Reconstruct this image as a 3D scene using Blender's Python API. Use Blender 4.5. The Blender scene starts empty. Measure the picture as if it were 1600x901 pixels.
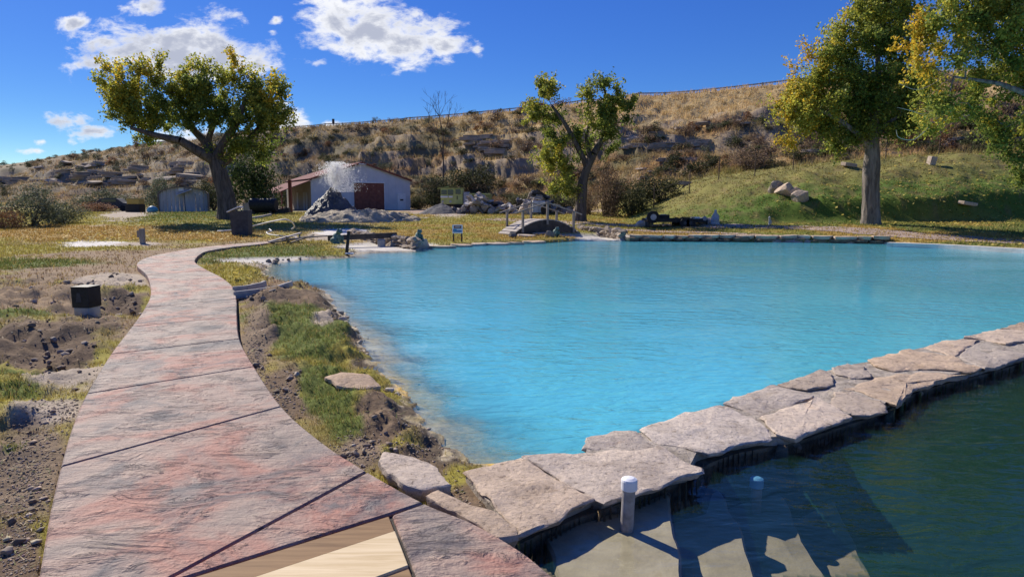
import bpy, bmesh, math, random
import numpy as np
from mathutils import Vector, noise as mnoise

# ------------------------------------------------------------------ camera, sky, sun, exposure
S = bpy.context.scene
C = S.collection
F = 1040.0                     # focal length in pixels of the 1600 px wide photograph
PITCH = math.atan((450.5 - 315) / F)
EYE = 1.65
cam = bpy.data.objects.new('camera', bpy.data.cameras.new('camera'))
C.objects.link(cam)
cam.location = (0, 0, EYE)
cam.rotation_euler = (math.pi / 2 - PITCH, 0, 0)
cam.data.sensor_width = 36
cam.data.lens = 36 * F / 1600
cam.data.clip_start = 0.05
cam.data.clip_end = 5000
S.camera = cam

SUN_EL = math.radians(36)
SUN_H = (-0.66, 0.75)          # horizontal direction towards the sun
sun = bpy.data.objects.new('sun', bpy.data.lights.new('sun', 'SUN'))
C.objects.link(sun)
sun.data.energy = 5.0
sun.data.angle = math.radians(0.5)
sun.data.color = (1.0, 0.925, 0.80)
sd_ = Vector((SUN_H[0] * math.cos(SUN_EL), SUN_H[1] * math.cos(SUN_EL), math.sin(SUN_EL)))
sun.rotation_euler = sd_.to_track_quat('Z', 'Y').to_euler()
sun.location = (-20, 20, 30)

S.view_settings.view_transform = 'Standard'
S.view_settings.look = 'None'
S.view_settings.gamma = 1
S.view_settings.use_curve_mapping = False
S.view_settings.exposure = 0.42

W = bpy.data.worlds.new('World')
S.world = W
W.use_nodes = True


def build_world():
    nt = W.node_tree
    N, L = nt.nodes, nt.links
    N.clear()

    def nd(t, **kw):
        n = N.new(t)
        for k, v in kw.items():
            setattr(n, k, v)
        return n

    def m(op, a, b=None, c=None, clamp=False):
        n = nd('ShaderNodeMath', operation=op, use_clamp=clamp)
        for i, v in enumerate((a, b, c)):
            if v is None:
                continue
            if isinstance(v, (int, float)):
                n.inputs[i].default_value = v
            else:
                L.new(v, n.inputs[i])
        return n.outputs[0]
    sky = nd('ShaderNodeTexSky', sky_type='NISHITA')
    sky.sun_disc = False
    sky.sun_elevation = SUN_EL
    sky.sun_rotation = math.atan2(SUN_H[0], SUN_H[1])
    sky.altitude = 1400
    sky.air_density = 1.0
    sky.dust_density = 0.25
    sky.ozone_density = 4.0
    hs = nd('ShaderNodeHueSaturation')
    hs.inputs['Saturation'].default_value = 1.0
    hs.inputs['Value'].default_value = 1.0
    gm = nd('ShaderNodeGamma')
    gm.inputs[1].default_value = 2.15
    L.new(sky.outputs[0], gm.inputs[0])
    sc = nd('ShaderNodeSeparateColor', mode='HSV')
    L.new(sky.outputs[0], sc.inputs[0])
    kk = m('DIVIDE', 1.95, m('POWER', m('MAXIMUM', sc.outputs[2], 0.01), 1.52))
    vm = nd('ShaderNodeVectorMath', operation='SCALE')
    L.new(gm.outputs[0], vm.inputs[0])
    L.new(kk, vm.inputs['Scale'])
    L.new(vm.outputs[0], hs.inputs['Color'])
    tc = nd('ShaderNodeTexCoord')
    sep = nd('ShaderNodeSeparateXYZ')
    L.new(tc.outputs['Generated'], sep.inputs[0])
    ysafe = m('MAXIMUM', sep.outputs[1], 0.02)
    u = m('DIVIDE', sep.outputs[0], ysafe)
    v = m('DIVIDE', sep.outputs[2], ysafe)
    cmb = nd('ShaderNodeCombineXYZ')
    L.new(u, cmb.inputs[0])
    L.new(v, cmb.inputs[1])
    # the cumulus in view: centre and half sizes as directions
    ell = [(520, 38, 52, 40), (575, 48, 72, 44), (640, 62, 78, 40), (698, 74, 34, 24), (500, 98, 18, 8), (747, 82, 10, 9),
           (205, 76, 80, 38), (262, 82, 84, 40), (312, 62, 62, 42), (350, 86, 84, 32), (395, 102, 44, 20), (290, 108, 110, 20),
           (225, 12, 36, 15), (112, 37, 22, 9), (110, 188, 48, 13), (145, 205, 44, 13), (66, 222, 12, 5), (60, 236, 18, 5),
           (440, 190, 50, 20), (520, 196, 30, 9), (432, 32, 10, 7), (300, 215, 60, 18), (108, 221, 10, 5), (425, 50, 8, 5)]
    c, s = math.cos(PITCH), math.sin(PITCH)
    field = None
    for (px, py, rx, ry) in ell:
        d = ((px - 800) / F, 1, -(py - 450.5) / F)
        w = (d[0], c * d[1] + s * d[2], -s * d[1] + c * d[2])
        cu, cv = w[0] / w[1], w[2] / w[1]
        a = nd('ShaderNodeVectorMath', operation='SUBTRACT')
        L.new(cmb.outputs[0], a.inputs[0])
        a.inputs[1].default_value = (cu, cv, 0)
        b = nd('ShaderNodeVectorMath', operation='MULTIPLY')
        L.new(a.outputs[0], b.inputs[0])
        b.inputs[1].default_value = (F / rx, F / ry, 0)
        e = nd('ShaderNodeVectorMath', operation='LENGTH')
        L.new(b.outputs[0], e.inputs[0])
        f = m('SUBTRACT', 1.14, e.outputs['Value'])
        # soften tiny clouds so that they stay wisps
        k = min(1.0, 0.34 + ry / 40.0)
        f = m('MULTIPLY', f, k)
        field = f if field is None else m('SMOOTH_MAX', field, f, 0.12)
    field = m('MAXIMUM', field, -1.0)

    def noise(scale, detail, rough, dist, sx=1.0, sy=1.0):
        mp = nd('ShaderNodeMapping')
        mp.inputs['Scale'].default_value = (sx, sy, 1)
        L.new(cmb.outputs[0], mp.inputs[0])
        n = nd('ShaderNodeTexNoise', noise_dimensions='3D')
        L.new(mp.outputs[0], n.inputs['Vector'])
        n.inputs['Scale'].default_value = scale
        n.inputs['Detail'].default_value = detail
        n.inputs['Roughness'].default_value = rough
        n.inputs['Distortion'].default_value = dist
        return n.outputs[0]
    n1 = noise(17, 10, 0.62, 0.35, 0.8, 1.3)
    n2 = noise(9, 5, 0.55, 0.2, 0.7, 1.4)
    raw = m('ADD', field, m('MULTIPLY', m('SUBTRACT', n1, 0.5), 2.7))
    raw = m('ADD', raw, m('MULTIPLY', m('SUBTRACT', n2, 0.5), 1.0))
    n3 = noise(46, 8, 0.65, 0.3, 0.7, 1.3)
    raw = m('ADD', raw, m('MULTIPLY', m('SUBTRACT', n3, 0.5), 1.5))
    mr = nd('ShaderNodeMapRange', interpolation_type='SMOOTHSTEP')
    L.new(raw, mr.inputs[0])
    mr.inputs[1].default_value = 0.0
    mr.inputs[2].default_value = 0.70
    front = m('GREATER_THAN', sep.outputs[1], 0.05)
    dens = m('MULTIPLY', mr.outputs[0], front)
    dens = m('MULTIPLY', dens, 0.97)
    g = nd('ShaderNodeMapRange', interpolation_type='SMOOTHSTEP')
    L.new(m('ADD', raw, m('MULTIPLY', m('SUBTRACT', n2, 0.5), -2.2)), g.inputs[0])
    g.inputs[1].default_value = 0.30
    g.inputs[2].default_value = 1.10
    cc = nd('ShaderNodeMix', data_type='RGBA')
    L.new(g.outputs[0], cc.inputs[0])
    cc.inputs[6].default_value = (8.6, 8.7, 9.0, 1)
    cc.inputs[7].default_value = (4.3, 4.6, 5.6, 1)
    mx = nd('ShaderNodeMix', data_type='RGBA')
    L.new(dens, mx.inputs[0])
    L.new(hs.outputs[0], mx.inputs[6])
    L.new(cc.outputs[2], mx.inputs[7])
    bg = nd('ShaderNodeBackground')
    bg.inputs['Strength'].default_value = 0.085
    L.new(mx.outputs[2], bg.inputs['Color'])
    out = nd('ShaderNodeOutputWorld')
    L.new(bg.outputs[0], out.inputs[0])


build_world()

# ------------------------------------------------------------------ helpers
rng = np.random.default_rng(7)
R = random.Random(5)
CP, SP = math.cos(PITCH), math.sin(PITCH)


def ray(px, py):
    d = ((px - 800) / F, 1.0, -(py - 450.5) / F)
    return (d[0], CP * d[1] + SP * d[2], -SP * d[1] + CP * d[2])


def P(px, py, z):                       # a spot of the photograph at a known height
    w = ray(px, py)
    t = (z - EYE) / w[2]
    return (w[0] * t, w[1] * t, z)


def PY(px, py, Y):                      # a spot of the photograph at a known distance
    w = ray(px, py)
    t = Y / w[1]
    return (w[0] * t, Y, EYE + w[2] * t)


def P2(px, py, z=0.0):
    a = P(px, py, z)
    return (a[0], a[1])


_tab = np.random.default_rng(3).random((256, 256))


def vnoise(x, y):
    xi = np.floor(x).astype(np.int64)
    yi = np.floor(y).astype(np.int64)
    fx, fy = x - xi, y - yi
    fx = fx * fx * (3 - 2 * fx)
    fy = fy * fy * (3 - 2 * fy)
    a = _tab[xi & 255, yi & 255]
    b = _tab[(xi + 1) & 255, yi & 255]
    c = _tab[xi & 255, (yi + 1) & 255]
    d = _tab[(xi + 1) & 255, (yi + 1) & 255]
    return (a * (1 - fx) + b * fx) * (1 - fy) + (c * (1 - fx) + d * fx) * fy


def fbm(x, y, o=4, g=0.5):
    s = np.zeros_like(x, dtype=float)
    a, t = 1.0, 0.0
    for i in range(o):
        s += a * vnoise(x * 2 ** i + 17.3 * i, y * 2 ** i + 9.1 * i)
        t += a
        a *= g
    return s / t


def sstep(a, b, x):
    t = np.clip((x - a) / (b - a), 0, 1)
    return t * t * (3 - 2 * t)


def sdist(poly, X, Y):                  # signed distance, negative inside
    X = np.asarray(X, float)
    Y = np.asarray(Y, float)
    p = np.asarray(poly, float)
    best = np.full(X.shape, 1e9)
    ins = np.zeros(X.shape, bool)
    n = len(p)
    for i in range(n):
        ax, ay = p[i]
        bx, by = p[(i + 1) % n]
        ex, ey = bx - ax, by - ay
        t = np.clip(((X - ax) * ex + (Y - ay) * ey) / (ex * ex + ey * ey + 1e-12), 0, 1)
        d = (X - ax - t * ex) ** 2 + (Y - ay - t * ey) ** 2
        best = np.minimum(best, d)
        c = ((ay > Y) != (by > Y)) & (X < (bx - ax) * (Y - ay) / ((by - ay) if by != ay else 1e-12) + ax)
        ins ^= c
    d = np.sqrt(best)
    return np.where(ins, -d, d)


def mesh_np(name, verts, faces, cols=None, smooth=False, attrs=None):
    """verts (n,3), faces (m,k) with constant k"""
    me = bpy.data.meshes.new(name)
    verts = np.asarray(verts, np.float32)
    faces = np.asarray(faces, np.int32)
    k = faces.shape[1]
    me.vertices.add(len(verts))
    me.vertices.foreach_set('co', verts.ravel())
    me.loops.add(faces.size)
    me.loops.foreach_set('vertex_index', faces.ravel())
    me.polygons.add(len(faces))
    me.polygons.foreach_set('loop_start', np.arange(0, faces.size, k, dtype=np.int32))
    me.polygons.foreach_set('loop_total', np.full(len(faces), k, np.int32))
    if smooth:
        me.polygons.foreach_set('use_smooth', np.ones(len(faces), bool))
    if cols is not None:
        ca = me.color_attributes.new('Col', 'FLOAT_COLOR', 'POINT')
        c4 = np.ones((len(verts), 4), np.float32)
        c4[:, :3] = cols
        ca.data.foreach_set('color', c4.ravel())
    for an, av in (attrs or {}).items():
        at = me.attributes.new(an, 'FLOAT', 'POINT')
        at.data.foreach_set('value', np.asarray(av, np.float32))
    me.update(calc_edges=True)
    me.validate()
    return me


def link(name, me, mat=None, parent=None, loc=None):
    o = bpy.data.objects.new(name, me)
    C.objects.link(o)
    if mat is not None and me is not None:
        me.materials.clear()
        me.materials.append(mat)
    if parent is not None:
        o.parent = parent
    if loc is not None:
        o.location = loc
    return o


def tag(o, label=None, cat=None, group=None, kind=None):
    if label:
        o['label'] = label
    if cat:
        o['category'] = cat
    if group:
        o['group'] = group
    if kind:
        o['kind'] = kind
    return o


def empty(name, loc, label, cat, group=None, rz=0):
    o = bpy.data.objects.new(name, None)
    C.objects.link(o)
    o.location = loc
    o.rotation_euler = (0, 0, rz)
    o.empty_display_size = 0.2
    return tag(o, label, cat, group)


class MB:
    def __init__(self):
        self.v, self.f = [], []

    def add(self, vs, fs):
        b = len(self.v)
        self.v += [tuple(p) for p in vs]
        self.f += [tuple(i + b for i in f) for f in fs]
        return self

    def box(self, c, s, rz=0.0, rx=0.0, ry=0.0):
        from mathutils import Euler
        e = Euler((rx, ry, rz)).to_matrix()
        vs = []
        for x in (-.5, .5):
            for y in (-.5, .5):
                for z in (-.5, .5):
                    p = e @ Vector((x * s[0], y * s[1], z * s[2]))
                    vs.append((p.x + c[0], p.y + c[1], p.z + c[2]))
        return self.add(vs, [(0, 1, 3, 2), (4, 6, 7, 5), (0, 4, 5, 1), (2, 3, 7, 6), (0, 2, 6, 4), (1, 5, 7, 3)])

    def beam(self, a, b, w, h):           # square bar from a to b
        a, b = Vector(a), Vector(b)
        d = (b - a).normalized()
        up = Vector((0, 0, 1)) if abs(d.z) < 0.95 else Vector((0, 1, 0))
        x = d.cross(up).normalized()
        y = x.cross(d)
        vs = []
        for p in (a, b):
            for sx, sy in ((-1, -1), (1, -1), (1, 1), (-1, 1)):
                vs.append(p + x * sx * w / 2 + y * sy * h / 2)
        return self.add(vs, [(0, 3, 2, 1), (4, 5, 6, 7), (0, 1, 5, 4), (1, 2, 6, 5), (2, 3, 7, 6), (3, 0, 4, 7)])

    def tube(self, pts, rad, n=8, caps=True):
        pts = [Vector(p) for p in pts]
        if not hasattr(rad, '__len__'):
            rad = [rad] * len(pts)
        rings = []
        ref = Vector((0.13, 0.31, 0.94)).normalized()
        for i, p in enumerate(pts):
            d = (pts[min(i + 1, len(pts) - 1)] - pts[max(i - 1, 0)]).normalized()
            if abs(d.dot(ref)) > 0.97:
                r0 = Vector((1, 0, 0))
            else:
                r0 = ref
            x = d.cross(r0).normalized()
            y = d.cross(x)
            rings.append([p + (x * math.cos(2 * math.pi * k / n) + y * math.sin(2 * math.pi * k / n)) * rad[i] for k in range(n)])
        vs = [q for r in rings for q in r]
        fs = []
        for i in range(len(pts) - 1):
            for k in range(n):
                fs.append((i * n + k, i * n + (k + 1) % n, (i + 1) * n + (k + 1) % n, (i + 1) * n + k))
        if caps:
            fs.append(tuple(range(n))[::-1])
            fs.append(tuple((len(pts) - 1) * n + k for k in range(n)))
        return self.add(vs, fs)

    def lathe(self, prof, c=(0, 0, 0), n=16):
        vs, fs = [], []
        for r, z in prof:
            for k in range(n):
                a = 2 * math.pi * k / n
                vs.append((c[0] + r * math.cos(a), c[1] + r * math.sin(a), c[2] + z))
        for i in range(len(prof) - 1):
            for k in range(n):
                fs.append((i * n + k, i * n + (k + 1) % n, (i + 1) * n + (k + 1) % n, (i + 1) * n + k))
        fs.append(tuple(range(n))[::-1])
        fs.append(tuple((len(prof) - 1) * n + k for k in range(n)))
        return self.add(vs, fs)

    def prism(self, poly, z0, z1):
        n = len(poly)
        a = sum(poly[i][0] * poly[(i + 1) % n][1] - poly[(i + 1) % n][0] * poly[i][1] for i in range(n))
        if a < 0:
            poly = poly[::-1]
        vs = [(p[0], p[1], z0) for p in poly] + [(p[0], p[1], z1) for p in poly]
        fs = [tuple(range(n))[::-1], tuple(range(n, 2 * n))]
        for i in range(n):
            j = (i + 1) % n
            fs.append((i, j, n + j, n + i))
        return self.add(vs, fs)

    def mesh(self, name, bevel=0.0, smooth=False):
        me = bpy.data.meshes.new(name)
        me.from_pydata([tuple(p) for p in self.v], [], self.f)
        if bevel > 0:
            bm = bmesh.new()
            bm.from_mesh(me)
            bmesh.ops.bevel(bm, geom=[e for e in bm.edges], offset=bevel, segments=1, affect='EDGES', clamp_overlap=True)
            bm.to_mesh(me)
            bm.free()
        if smooth:
            for p in me.polygons:
                p.use_smooth = True
        me.update()
        return me

    def obj(self, name, mat, parent=None, bevel=0.0, smooth=False, loc=None):
        return link(name, self.mesh(name, bevel, smooth), mat, parent, loc)


# ------------------------------------------------------------------ materials
def mat_base(name):
    m = bpy.data.materials.new(name)
    m.use_nodes = True
    nt = m.node_tree
    b = nt.nodes['Principled BSDF']
    b.inputs['Specular IOR Level'].default_value = 0.3
    return m, nt, b


def tnoise(nt, scale, detail=4, rough=0.55, dist=0.0, coord='Object', stretch=None):
    tc = nt.nodes.new('ShaderNodeTexCoord')
    n = nt.nodes.new('ShaderNodeTexNoise')
    n.inputs['Scale'].default_value = scale
    n.inputs['Detail'].default_value = detail
    n.inputs['Roughness'].default_value = rough
    n.inputs['Distortion'].default_value = dist
    src = tc.outputs[coord]
    if stretch:
        mp = nt.nodes.new('ShaderNodeMapping')
        mp.inputs['Scale'].default_value = stretch[:3]
        if len(stretch) > 3:
            mp.inputs['Rotation'].default_value = (0, 0, stretch[3])
        nt.links.new(src, mp.inputs[0])
        src = mp.outputs[0]
    nt.links.new(src, n.inputs['Vector'])
    return n


def ramp(nt, src, stops, interp='LINEAR'):
    r = nt.nodes.new('ShaderNodeValToRGB')
    r.color_ramp.interpolation = interp
    while len(r.color_ramp.elements) < len(stops):
        r.color_ramp.elements.new(0.5)
    for e, (p, c) in zip(r.color_ramp.elements, stops):
        e.position = p
        e.color = (*c, 1) if len(c) == 3 else c
    nt.links.new(src, r.inputs[0])
    return r


def mixc(nt, a, b, f, mode='MIX'):
    n = nt.nodes.new('ShaderNodeMix')
    n.data_type = 'RGBA'
    n.blend_type = mode
    for i, v in ((0, f), (6, a), (7, b)):
        if isinstance(v, (int, float)):
            n.inputs[i].default_value = v
        elif isinstance(v, tuple):
            n.inputs[i].default_value = (*v, 1)
        else:
            nt.links.new(v, n.inputs[i])
    return n.outputs[2]


def pmat(name, c1, c2, scale=6, bump=0.3, rough=0.85, c3=None, bscale=None, bdist=0.02, coord='Object', spec=0.3, stretch=None, metal=0.0, rand=0.0):
    m, nt, b = mat_base(name)
    n = tnoise(nt, scale, 6, 0.6, 0.3, coord, stretch)
    st = [(0.32, c1), (0.62, c2)] + ([(0.78, c3)] if c3 else [])
    r = ramp(nt, n.outputs[0], st)
    col = r.outputs[0]
    if rand > 0:
        oi = nt.nodes.new('ShaderNodeObjectInfo')
        mr = nt.nodes.new('ShaderNodeMapRange')
        nt.links.new(oi.outputs['Random'], mr.inputs[0])
        mr.inputs[3].default_value = 1 - rand
        mr.inputs[4].default_value = 1 + rand
        hs = nt.nodes.new('ShaderNodeHueSaturation')
        nt.links.new(mr.outputs[0], hs.inputs['Value'])
        nt.links.new(col, hs.inputs['Color'])
        col = hs.outputs[0]
    nt.links.new(col, b.inputs['Base Color'])
    b.inputs['Roughness'].default_value = rough
    b.inputs['Specular IOR Level'].default_value = spec
    b.inputs['Metallic'].default_value = metal
    if bump > 0:
        n2 = tnoise(nt, bscale or scale * 4, 8, 0.65, 0.0, coord, stretch)
        bp = nt.nodes.new('ShaderNodeBump')
        bp.inputs['Strength'].default_value = bump
        bp.inputs['Distance'].default_value = bdist
        nt.links.new(n2.outputs[0], bp.inputs['Height'])
        nt.links.new(bp.outputs[0], b.inputs['Normal'])
    return m


def ground_mat():
    m, nt, b = mat_base('earth')
    at = nt.nodes.new('ShaderNodeAttribute')
    at.attribute_name = 'Col'
    n = tnoise(nt, 14, 8, 0.7)
    n3 = tnoise(nt, 1.7, 6, 0.65)
    r = ramp(nt, n.outputs[0], [(0.28, (0.62, 0.6, 0.58)), (0.5, (1, 1, 1)), (0.75, (1.35, 1.32, 1.28))])
    r3 = ramp(nt, n3.outputs[0], [(0.3, (0.8, 0.8, 0.8)), (0.7, (1.18, 1.16, 1.12))])
    c = mixc(nt, at.outputs['Color'], r.outputs[0], 1.0, 'MULTIPLY')
    c = mixc(nt, c, r3.outputs[0], 1.0, 'MULTIPLY')
    nt.links.new(c, b.inputs['Base Color'])
    b.inputs['Roughness'].default_value = 0.95
    b.inputs['Specular IOR Level'].default_value = 0.12
    bp = nt.nodes.new('ShaderNodeBump')
    bp.inputs['Strength'].default_value = 0.8
    bp.inputs['Distance'].default_value = 0.03
    nt.links.new(n.outputs[0], bp.inputs['Height'])
    nt.links.new(bp.outputs[0], b.inputs['Normal'])
    return m


def leaf_mat(name, trans=0.35, rand=0.12, rough=0.6):
    m = bpy.data.materials.new(name)
    m.use_nodes = True
    nt = m.node_tree
    nt.nodes.clear()
    at = nt.nodes.new('ShaderNodeAttribute')
    at.attribute_name = 'Col'
    oi = nt.nodes.new('ShaderNodeObjectInfo')
    mr = nt.nodes.new('ShaderNodeMapRange')
    nt.links.new(oi.outputs['Random'], mr.inputs[0])
    mr.inputs[3].default_value = 1 - rand
    mr.inputs[4].default_value = 1 + rand
    hs = nt.nodes.new('ShaderNodeHueSaturation')
    nt.links.new(mr.outputs[0], hs.inputs['Value'])
    nt.links.new(at.outputs['Color'], hs.inputs['Color'])
    p = nt.nodes.new('ShaderNodeBsdfPrincipled')
    p.inputs['Roughness'].default_value = rough
    p.inputs['Specular IOR Level'].default_value = 0.25
    t = nt.nodes.new('ShaderNodeBsdfTranslucent')
    nt.links.new(hs.outputs[0], p.inputs['Base Color'])
    nt.links.new(hs.outputs[0], t.inputs['Color'])
    mx = nt.nodes.new('ShaderNodeMixShader')
    mx.inputs[0].default_value = trans
    nt.links.new(p.outputs[0], mx.inputs[1])
    nt.links.new(t.outputs[0], mx.inputs[2])
    o = nt.nodes.new('ShaderNodeOutputMaterial')
    nt.links.new(mx.outputs[0], o.inputs[0])
    return m


def water_mat(name, col, k, wave, wscale, rough=0.06, floor=0.0, spec=0.5):
    """turbid water: what lies below fades out with the depth of the water"""
    m = bpy.data.materials.new(name)
    m.use_nodes = True
    nt = m.node_tree
    nt.nodes.clear()
    at = nt.nodes.new('ShaderNodeAttribute')
    at.attribute_name = 'depth'
    mu = nt.nodes.new('ShaderNodeMath')
    mu.operation = 'MULTIPLY'
    mu.inputs[1].default_value = -k
    nt.links.new(at.outputs['Fac'], mu.inputs[0])
    ex = nt.nodes.new('ShaderNodeMath')
    ex.operation = 'EXPONENT'
    nt.links.new(mu.outputs[0], ex.inputs[0])
    op = nt.nodes.new('ShaderNodeMath')
    op.operation = 'SUBTRACT'
    op.inputs[0].default_value = 1.0
    nt.links.new(ex.outputs[0], op.inputs[1])
    opm = nt.nodes.new('ShaderNodeMath')
    opm.operation = 'MAXIMUM'
    opm.inputs[1].default_value = floor
    nt.links.new(op.outputs[0], opm.inputs[0])
    body = nt.nodes.new('ShaderNodeBsdfDiffuse')
    nc = tnoise(nt, 0.25, 3, 0.5, 0.4)
    rc = ramp(nt, nc.outputs[0], [(0.3, tuple(c * 0.93 for c in col)), (0.7, tuple(c * 1.05 for c in col))])
    nt.links.new(rc.outputs[0], body.inputs['Color'])
    tr = nt.nodes.new('ShaderNodeBsdfTransparent')
    tr.inputs['Color'].default_value = (0.93, 0.97, 0.96, 1)
    mx = nt.nodes.new('ShaderNodeMixShader')
    nt.links.new(opm.outputs[0], mx.inputs[0])
    nt.links.new(tr.outputs[0], mx.inputs[1])
    nt.links.new(body.outputs[0], mx.inputs[2])
    # ripples
    w1 = tnoise(nt, wscale, 3, 0.5, 0.6, 'Object', (1.0, 2.3, 1.0, 0.45))
    w2 = tnoise(nt, wscale * 3.1, 3, 0.5, 0.4, 'Object', (1.0, 2.0, 1.0, -0.35))
    ad = nt.nodes.new('ShaderNodeMath')
    ad.operation = 'MULTIPLY_ADD'
    nt.links.new(w2.outputs[0], ad.inputs[0])
    ad.inputs[1].default_value = 0.35
    nt.links.new(w1.outputs[0], ad.inputs[2])
    pw = tnoise(nt, 0.22, 3, 0.5, 0.8, 'Object', (1.0, 1.8, 1.0, 0.3))
    pr = ramp(nt, pw.outputs[0], [(0.36, (0.25, 0.25, 0.25)), (0.60, (1, 1, 1))])
    bp = nt.nodes.new('ShaderNodeBump')
    nt.links.new(pr.outputs[0], bp.inputs['Strength'])
    bp.inputs['Distance'].default_value = wave * 1.15
    nt.links.new(ad.outputs[0], bp.inputs['Height'])
    bp2 = nt.nodes.new('ShaderNodeBump')
    bp2.inputs['Strength'].default_value = 1.0
    bp2.inputs['Distance'].default_value = wave * 1.6
    nt.links.new(ad.outputs[0], bp2.inputs['Height'])
    nt.links.new(bp2.outputs[0], body.inputs['Normal'])
    gl = nt.nodes.new('ShaderNodeBsdfGlossy')
    gl.inputs['Roughness'].default_value = rough
    nt.links.new(bp.outputs[0], gl.inputs['Normal'])
    ge = nt.nodes.new('ShaderNodeNewGeometry')
    dt = nt.nodes.new('ShaderNodeVectorMath')
    dt.operation = 'DOT_PRODUCT'
    nt.links.new(bp.outputs[0], dt.inputs[0])
    nt.links.new(ge.outputs['Incoming'], dt.inputs[1])

    def mm(op, a, b2):
        n = nt.nodes.new('ShaderNodeMath')
        n.operation = op
        n.use_clamp = op == 'SUBTRACT'
        for i, v in ((0, a), (1, b2)):
            if isinstance(v, (int, float)):
                n.inputs[i].default_value = v
            else:
                nt.links.new(v, n.inputs[i])
        return n.outputs[0]
    ca = mm('ABSOLUTE', dt.outputs['Value'], 0.0)
    fr5 = mm('POWER', mm('SUBTRACT', 1.0, ca), 5.0)
    frv = mm('ADD', mm('MULTIPLY', fr5, 0.98), 0.02)
    m2 = nt.nodes.new('ShaderNodeMixShader')
    nt.links.new(frv, m2.inputs[0])
    nt.links.new(mx.outputs[0], m2.inputs[1])
    nt.links.new(gl.outputs[0], m2.inputs[2])
    o = nt.nodes.new('ShaderNodeOutputMaterial')
    nt.links.new(m2.outputs[0], o.inputs[0])
    return m


def stamped_mat():
    m, nt, b = mat_base('stamped_concrete')
    a = tnoise(nt, 0.9, 5, 0.6, 0.6)
    base = ramp(nt, a.outputs[0], [(0.33, (0.165, 0.13, 0.112)), (0.43, (0.295, 0.225, 0.185)), (0.50, (0.325, 0.225, 0.18)), (0.58, (0.355, 0.165, 0.122)), (0.64, (0.29, 0.17, 0.137)), (0.70, (0.28, 0.215, 0.182))])
    g = tnoise(nt, 1.7, 7, 0.65, 0.9)
    gm = ramp(nt, g.outputs[0], [(0.50, (0, 0, 0)), (0.64, (0.9, 0.9, 0.9))])
    c = mixc(nt, base.outputs[0], (0.105, 0.096, 0.102), gm.outputs[0])
    f = tnoise(nt, 60, 6, 0.7)
    fm = ramp(nt, f.outputs[0], [(0.3, (0.8, 0.8, 0.8)), (0.65, (1.12, 1.12, 1.12))])
    c0 = mixc(nt, c, fm.outputs[0], 1.0, 'MULTIPLY')
    # slate-like stamped ridges: terraces of a stretched noise
    s1 = tnoise(nt, 2.3, 7, 0.6, 0.9, 'Object', (0.75, 2.1, 1.0, 0.85))
    mt = nt.nodes.new('ShaderNodeMath')
    mt.operation = 'MULTIPLY'
    mt.inputs[1].default_value = 7.0
    nt.links.new(s1.outputs[0], mt.inputs[0])
    fl = nt.nodes.new('ShaderNodeMath')
    fl.operation = 'FRACT'
    nt.links.new(mt.outputs[0], fl.inputs[0])
    st = ramp(nt, fl.outputs[0], [(0.0, (0, 0, 0)), (0.80, (0.55, 0.55, 0.55)), (0.94, (1, 1, 1)), (1.0, (0, 0, 0))])
    h1 = tnoise(nt, 45, 6, 0.7)
    mk = tnoise(nt, 3.1, 4, 0.6, 0.5)
    mkr = ramp(nt, mk.outputs[0], [(0.46, (0.0, 0.0, 0.0)), (0.56, (1, 1, 1))])
    st_o = mixc(nt, st.outputs[0], mkr.outputs[0], 1.0, 'MULTIPLY')
    u1 = tnoise(nt, 6.5, 6, 0.6, 0.4, 'Object', (0.8, 1.7, 1.0, 0.85))
    us = nt.nodes.new('ShaderNodeMath')
    us.operation = 'MULTIPLY_ADD'
    nt.links.new(u1.outputs[0], us.inputs[0])
    us.inputs[1].default_value = 1.6
    nt.links.new(st_o, us.inputs[2])
    ad = nt.nodes.new('ShaderNodeMath')
    ad.operation = 'MULTIPLY_ADD'
    nt.links.new(h1.outputs[0], ad.inputs[0])
    ad.inputs[1].default_value = 0.35
    nt.links.new(us.outputs[0], ad.inputs[2])
    bp = nt.nodes.new('ShaderNodeBump')
    bp.inputs['Strength'].default_value = 0.75
    bp.inputs['Distance'].default_value = 0.028
    nt.links.new(ad.outputs[0], bp.inputs['Height'])
    nt.links.new(bp.outputs[0], b.inputs['Normal'])
    cr = ramp(nt, fl.outputs[0], [(0.90, (0, 0, 0)), (0.955, (1, 1, 1)), (1.0, (0.4, 0.4, 0.4))])
    cm = mixc(nt, cr.outputs[0], mkr.outputs[0], 1.0, 'MULTIPLY')
    cf = nt.nodes.new('ShaderNodeMath')
    cf.operation = 'MULTIPLY'
    nt.links.new(cm, cf.inputs[0])
    cf.inputs[1].default_value = 0.85
    c = mixc(nt, c0, (0.10, 0.075, 0.07), cf.outputs[0])
    nt.links.new(c, b.inputs['Base Color'])
    b.inputs['Roughness'].default_value = 0.72
    b.inputs['Specular IOR Level'].default_value = 0.35
    return m


def wood_mat(name, c1, c2, along, knots=False):
    m, nt, b = mat_base(name)
    st = (1.2, 22, 22, -along)
    n = tnoise(nt, 1.6, 6, 0.65, 0.5, 'Object', st)
    r = ramp(nt, n.outputs[0], [(0.3, c1), (0.65, c2)])
    c = r.outputs[0]
    k = tnoise(nt, 3.0, 3, 0.5, 0.2)
    kr = ramp(nt, k.outputs[0], [(0.66, (1, 1, 1)), (0.76, (0.5, 0.4, 0.32))])
    c = mixc(nt, c, kr.outputs[0], 1.0, 'MULTIPLY')
    nt.links.new(c, b.inputs['Base Color'])
    b.inputs['Roughness'].default_value = 0.75
    bp = nt.nodes.new('ShaderNodeBump')
    bp.inputs['Strength'].default_value = 0.4
    bp.inputs['Distance'].default_value = 0.004
    nt.links.new(n.outputs[0], bp.inputs['Height'])
    nt.links.new(bp.outputs[0], b.inputs['Normal'])
    return m


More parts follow.
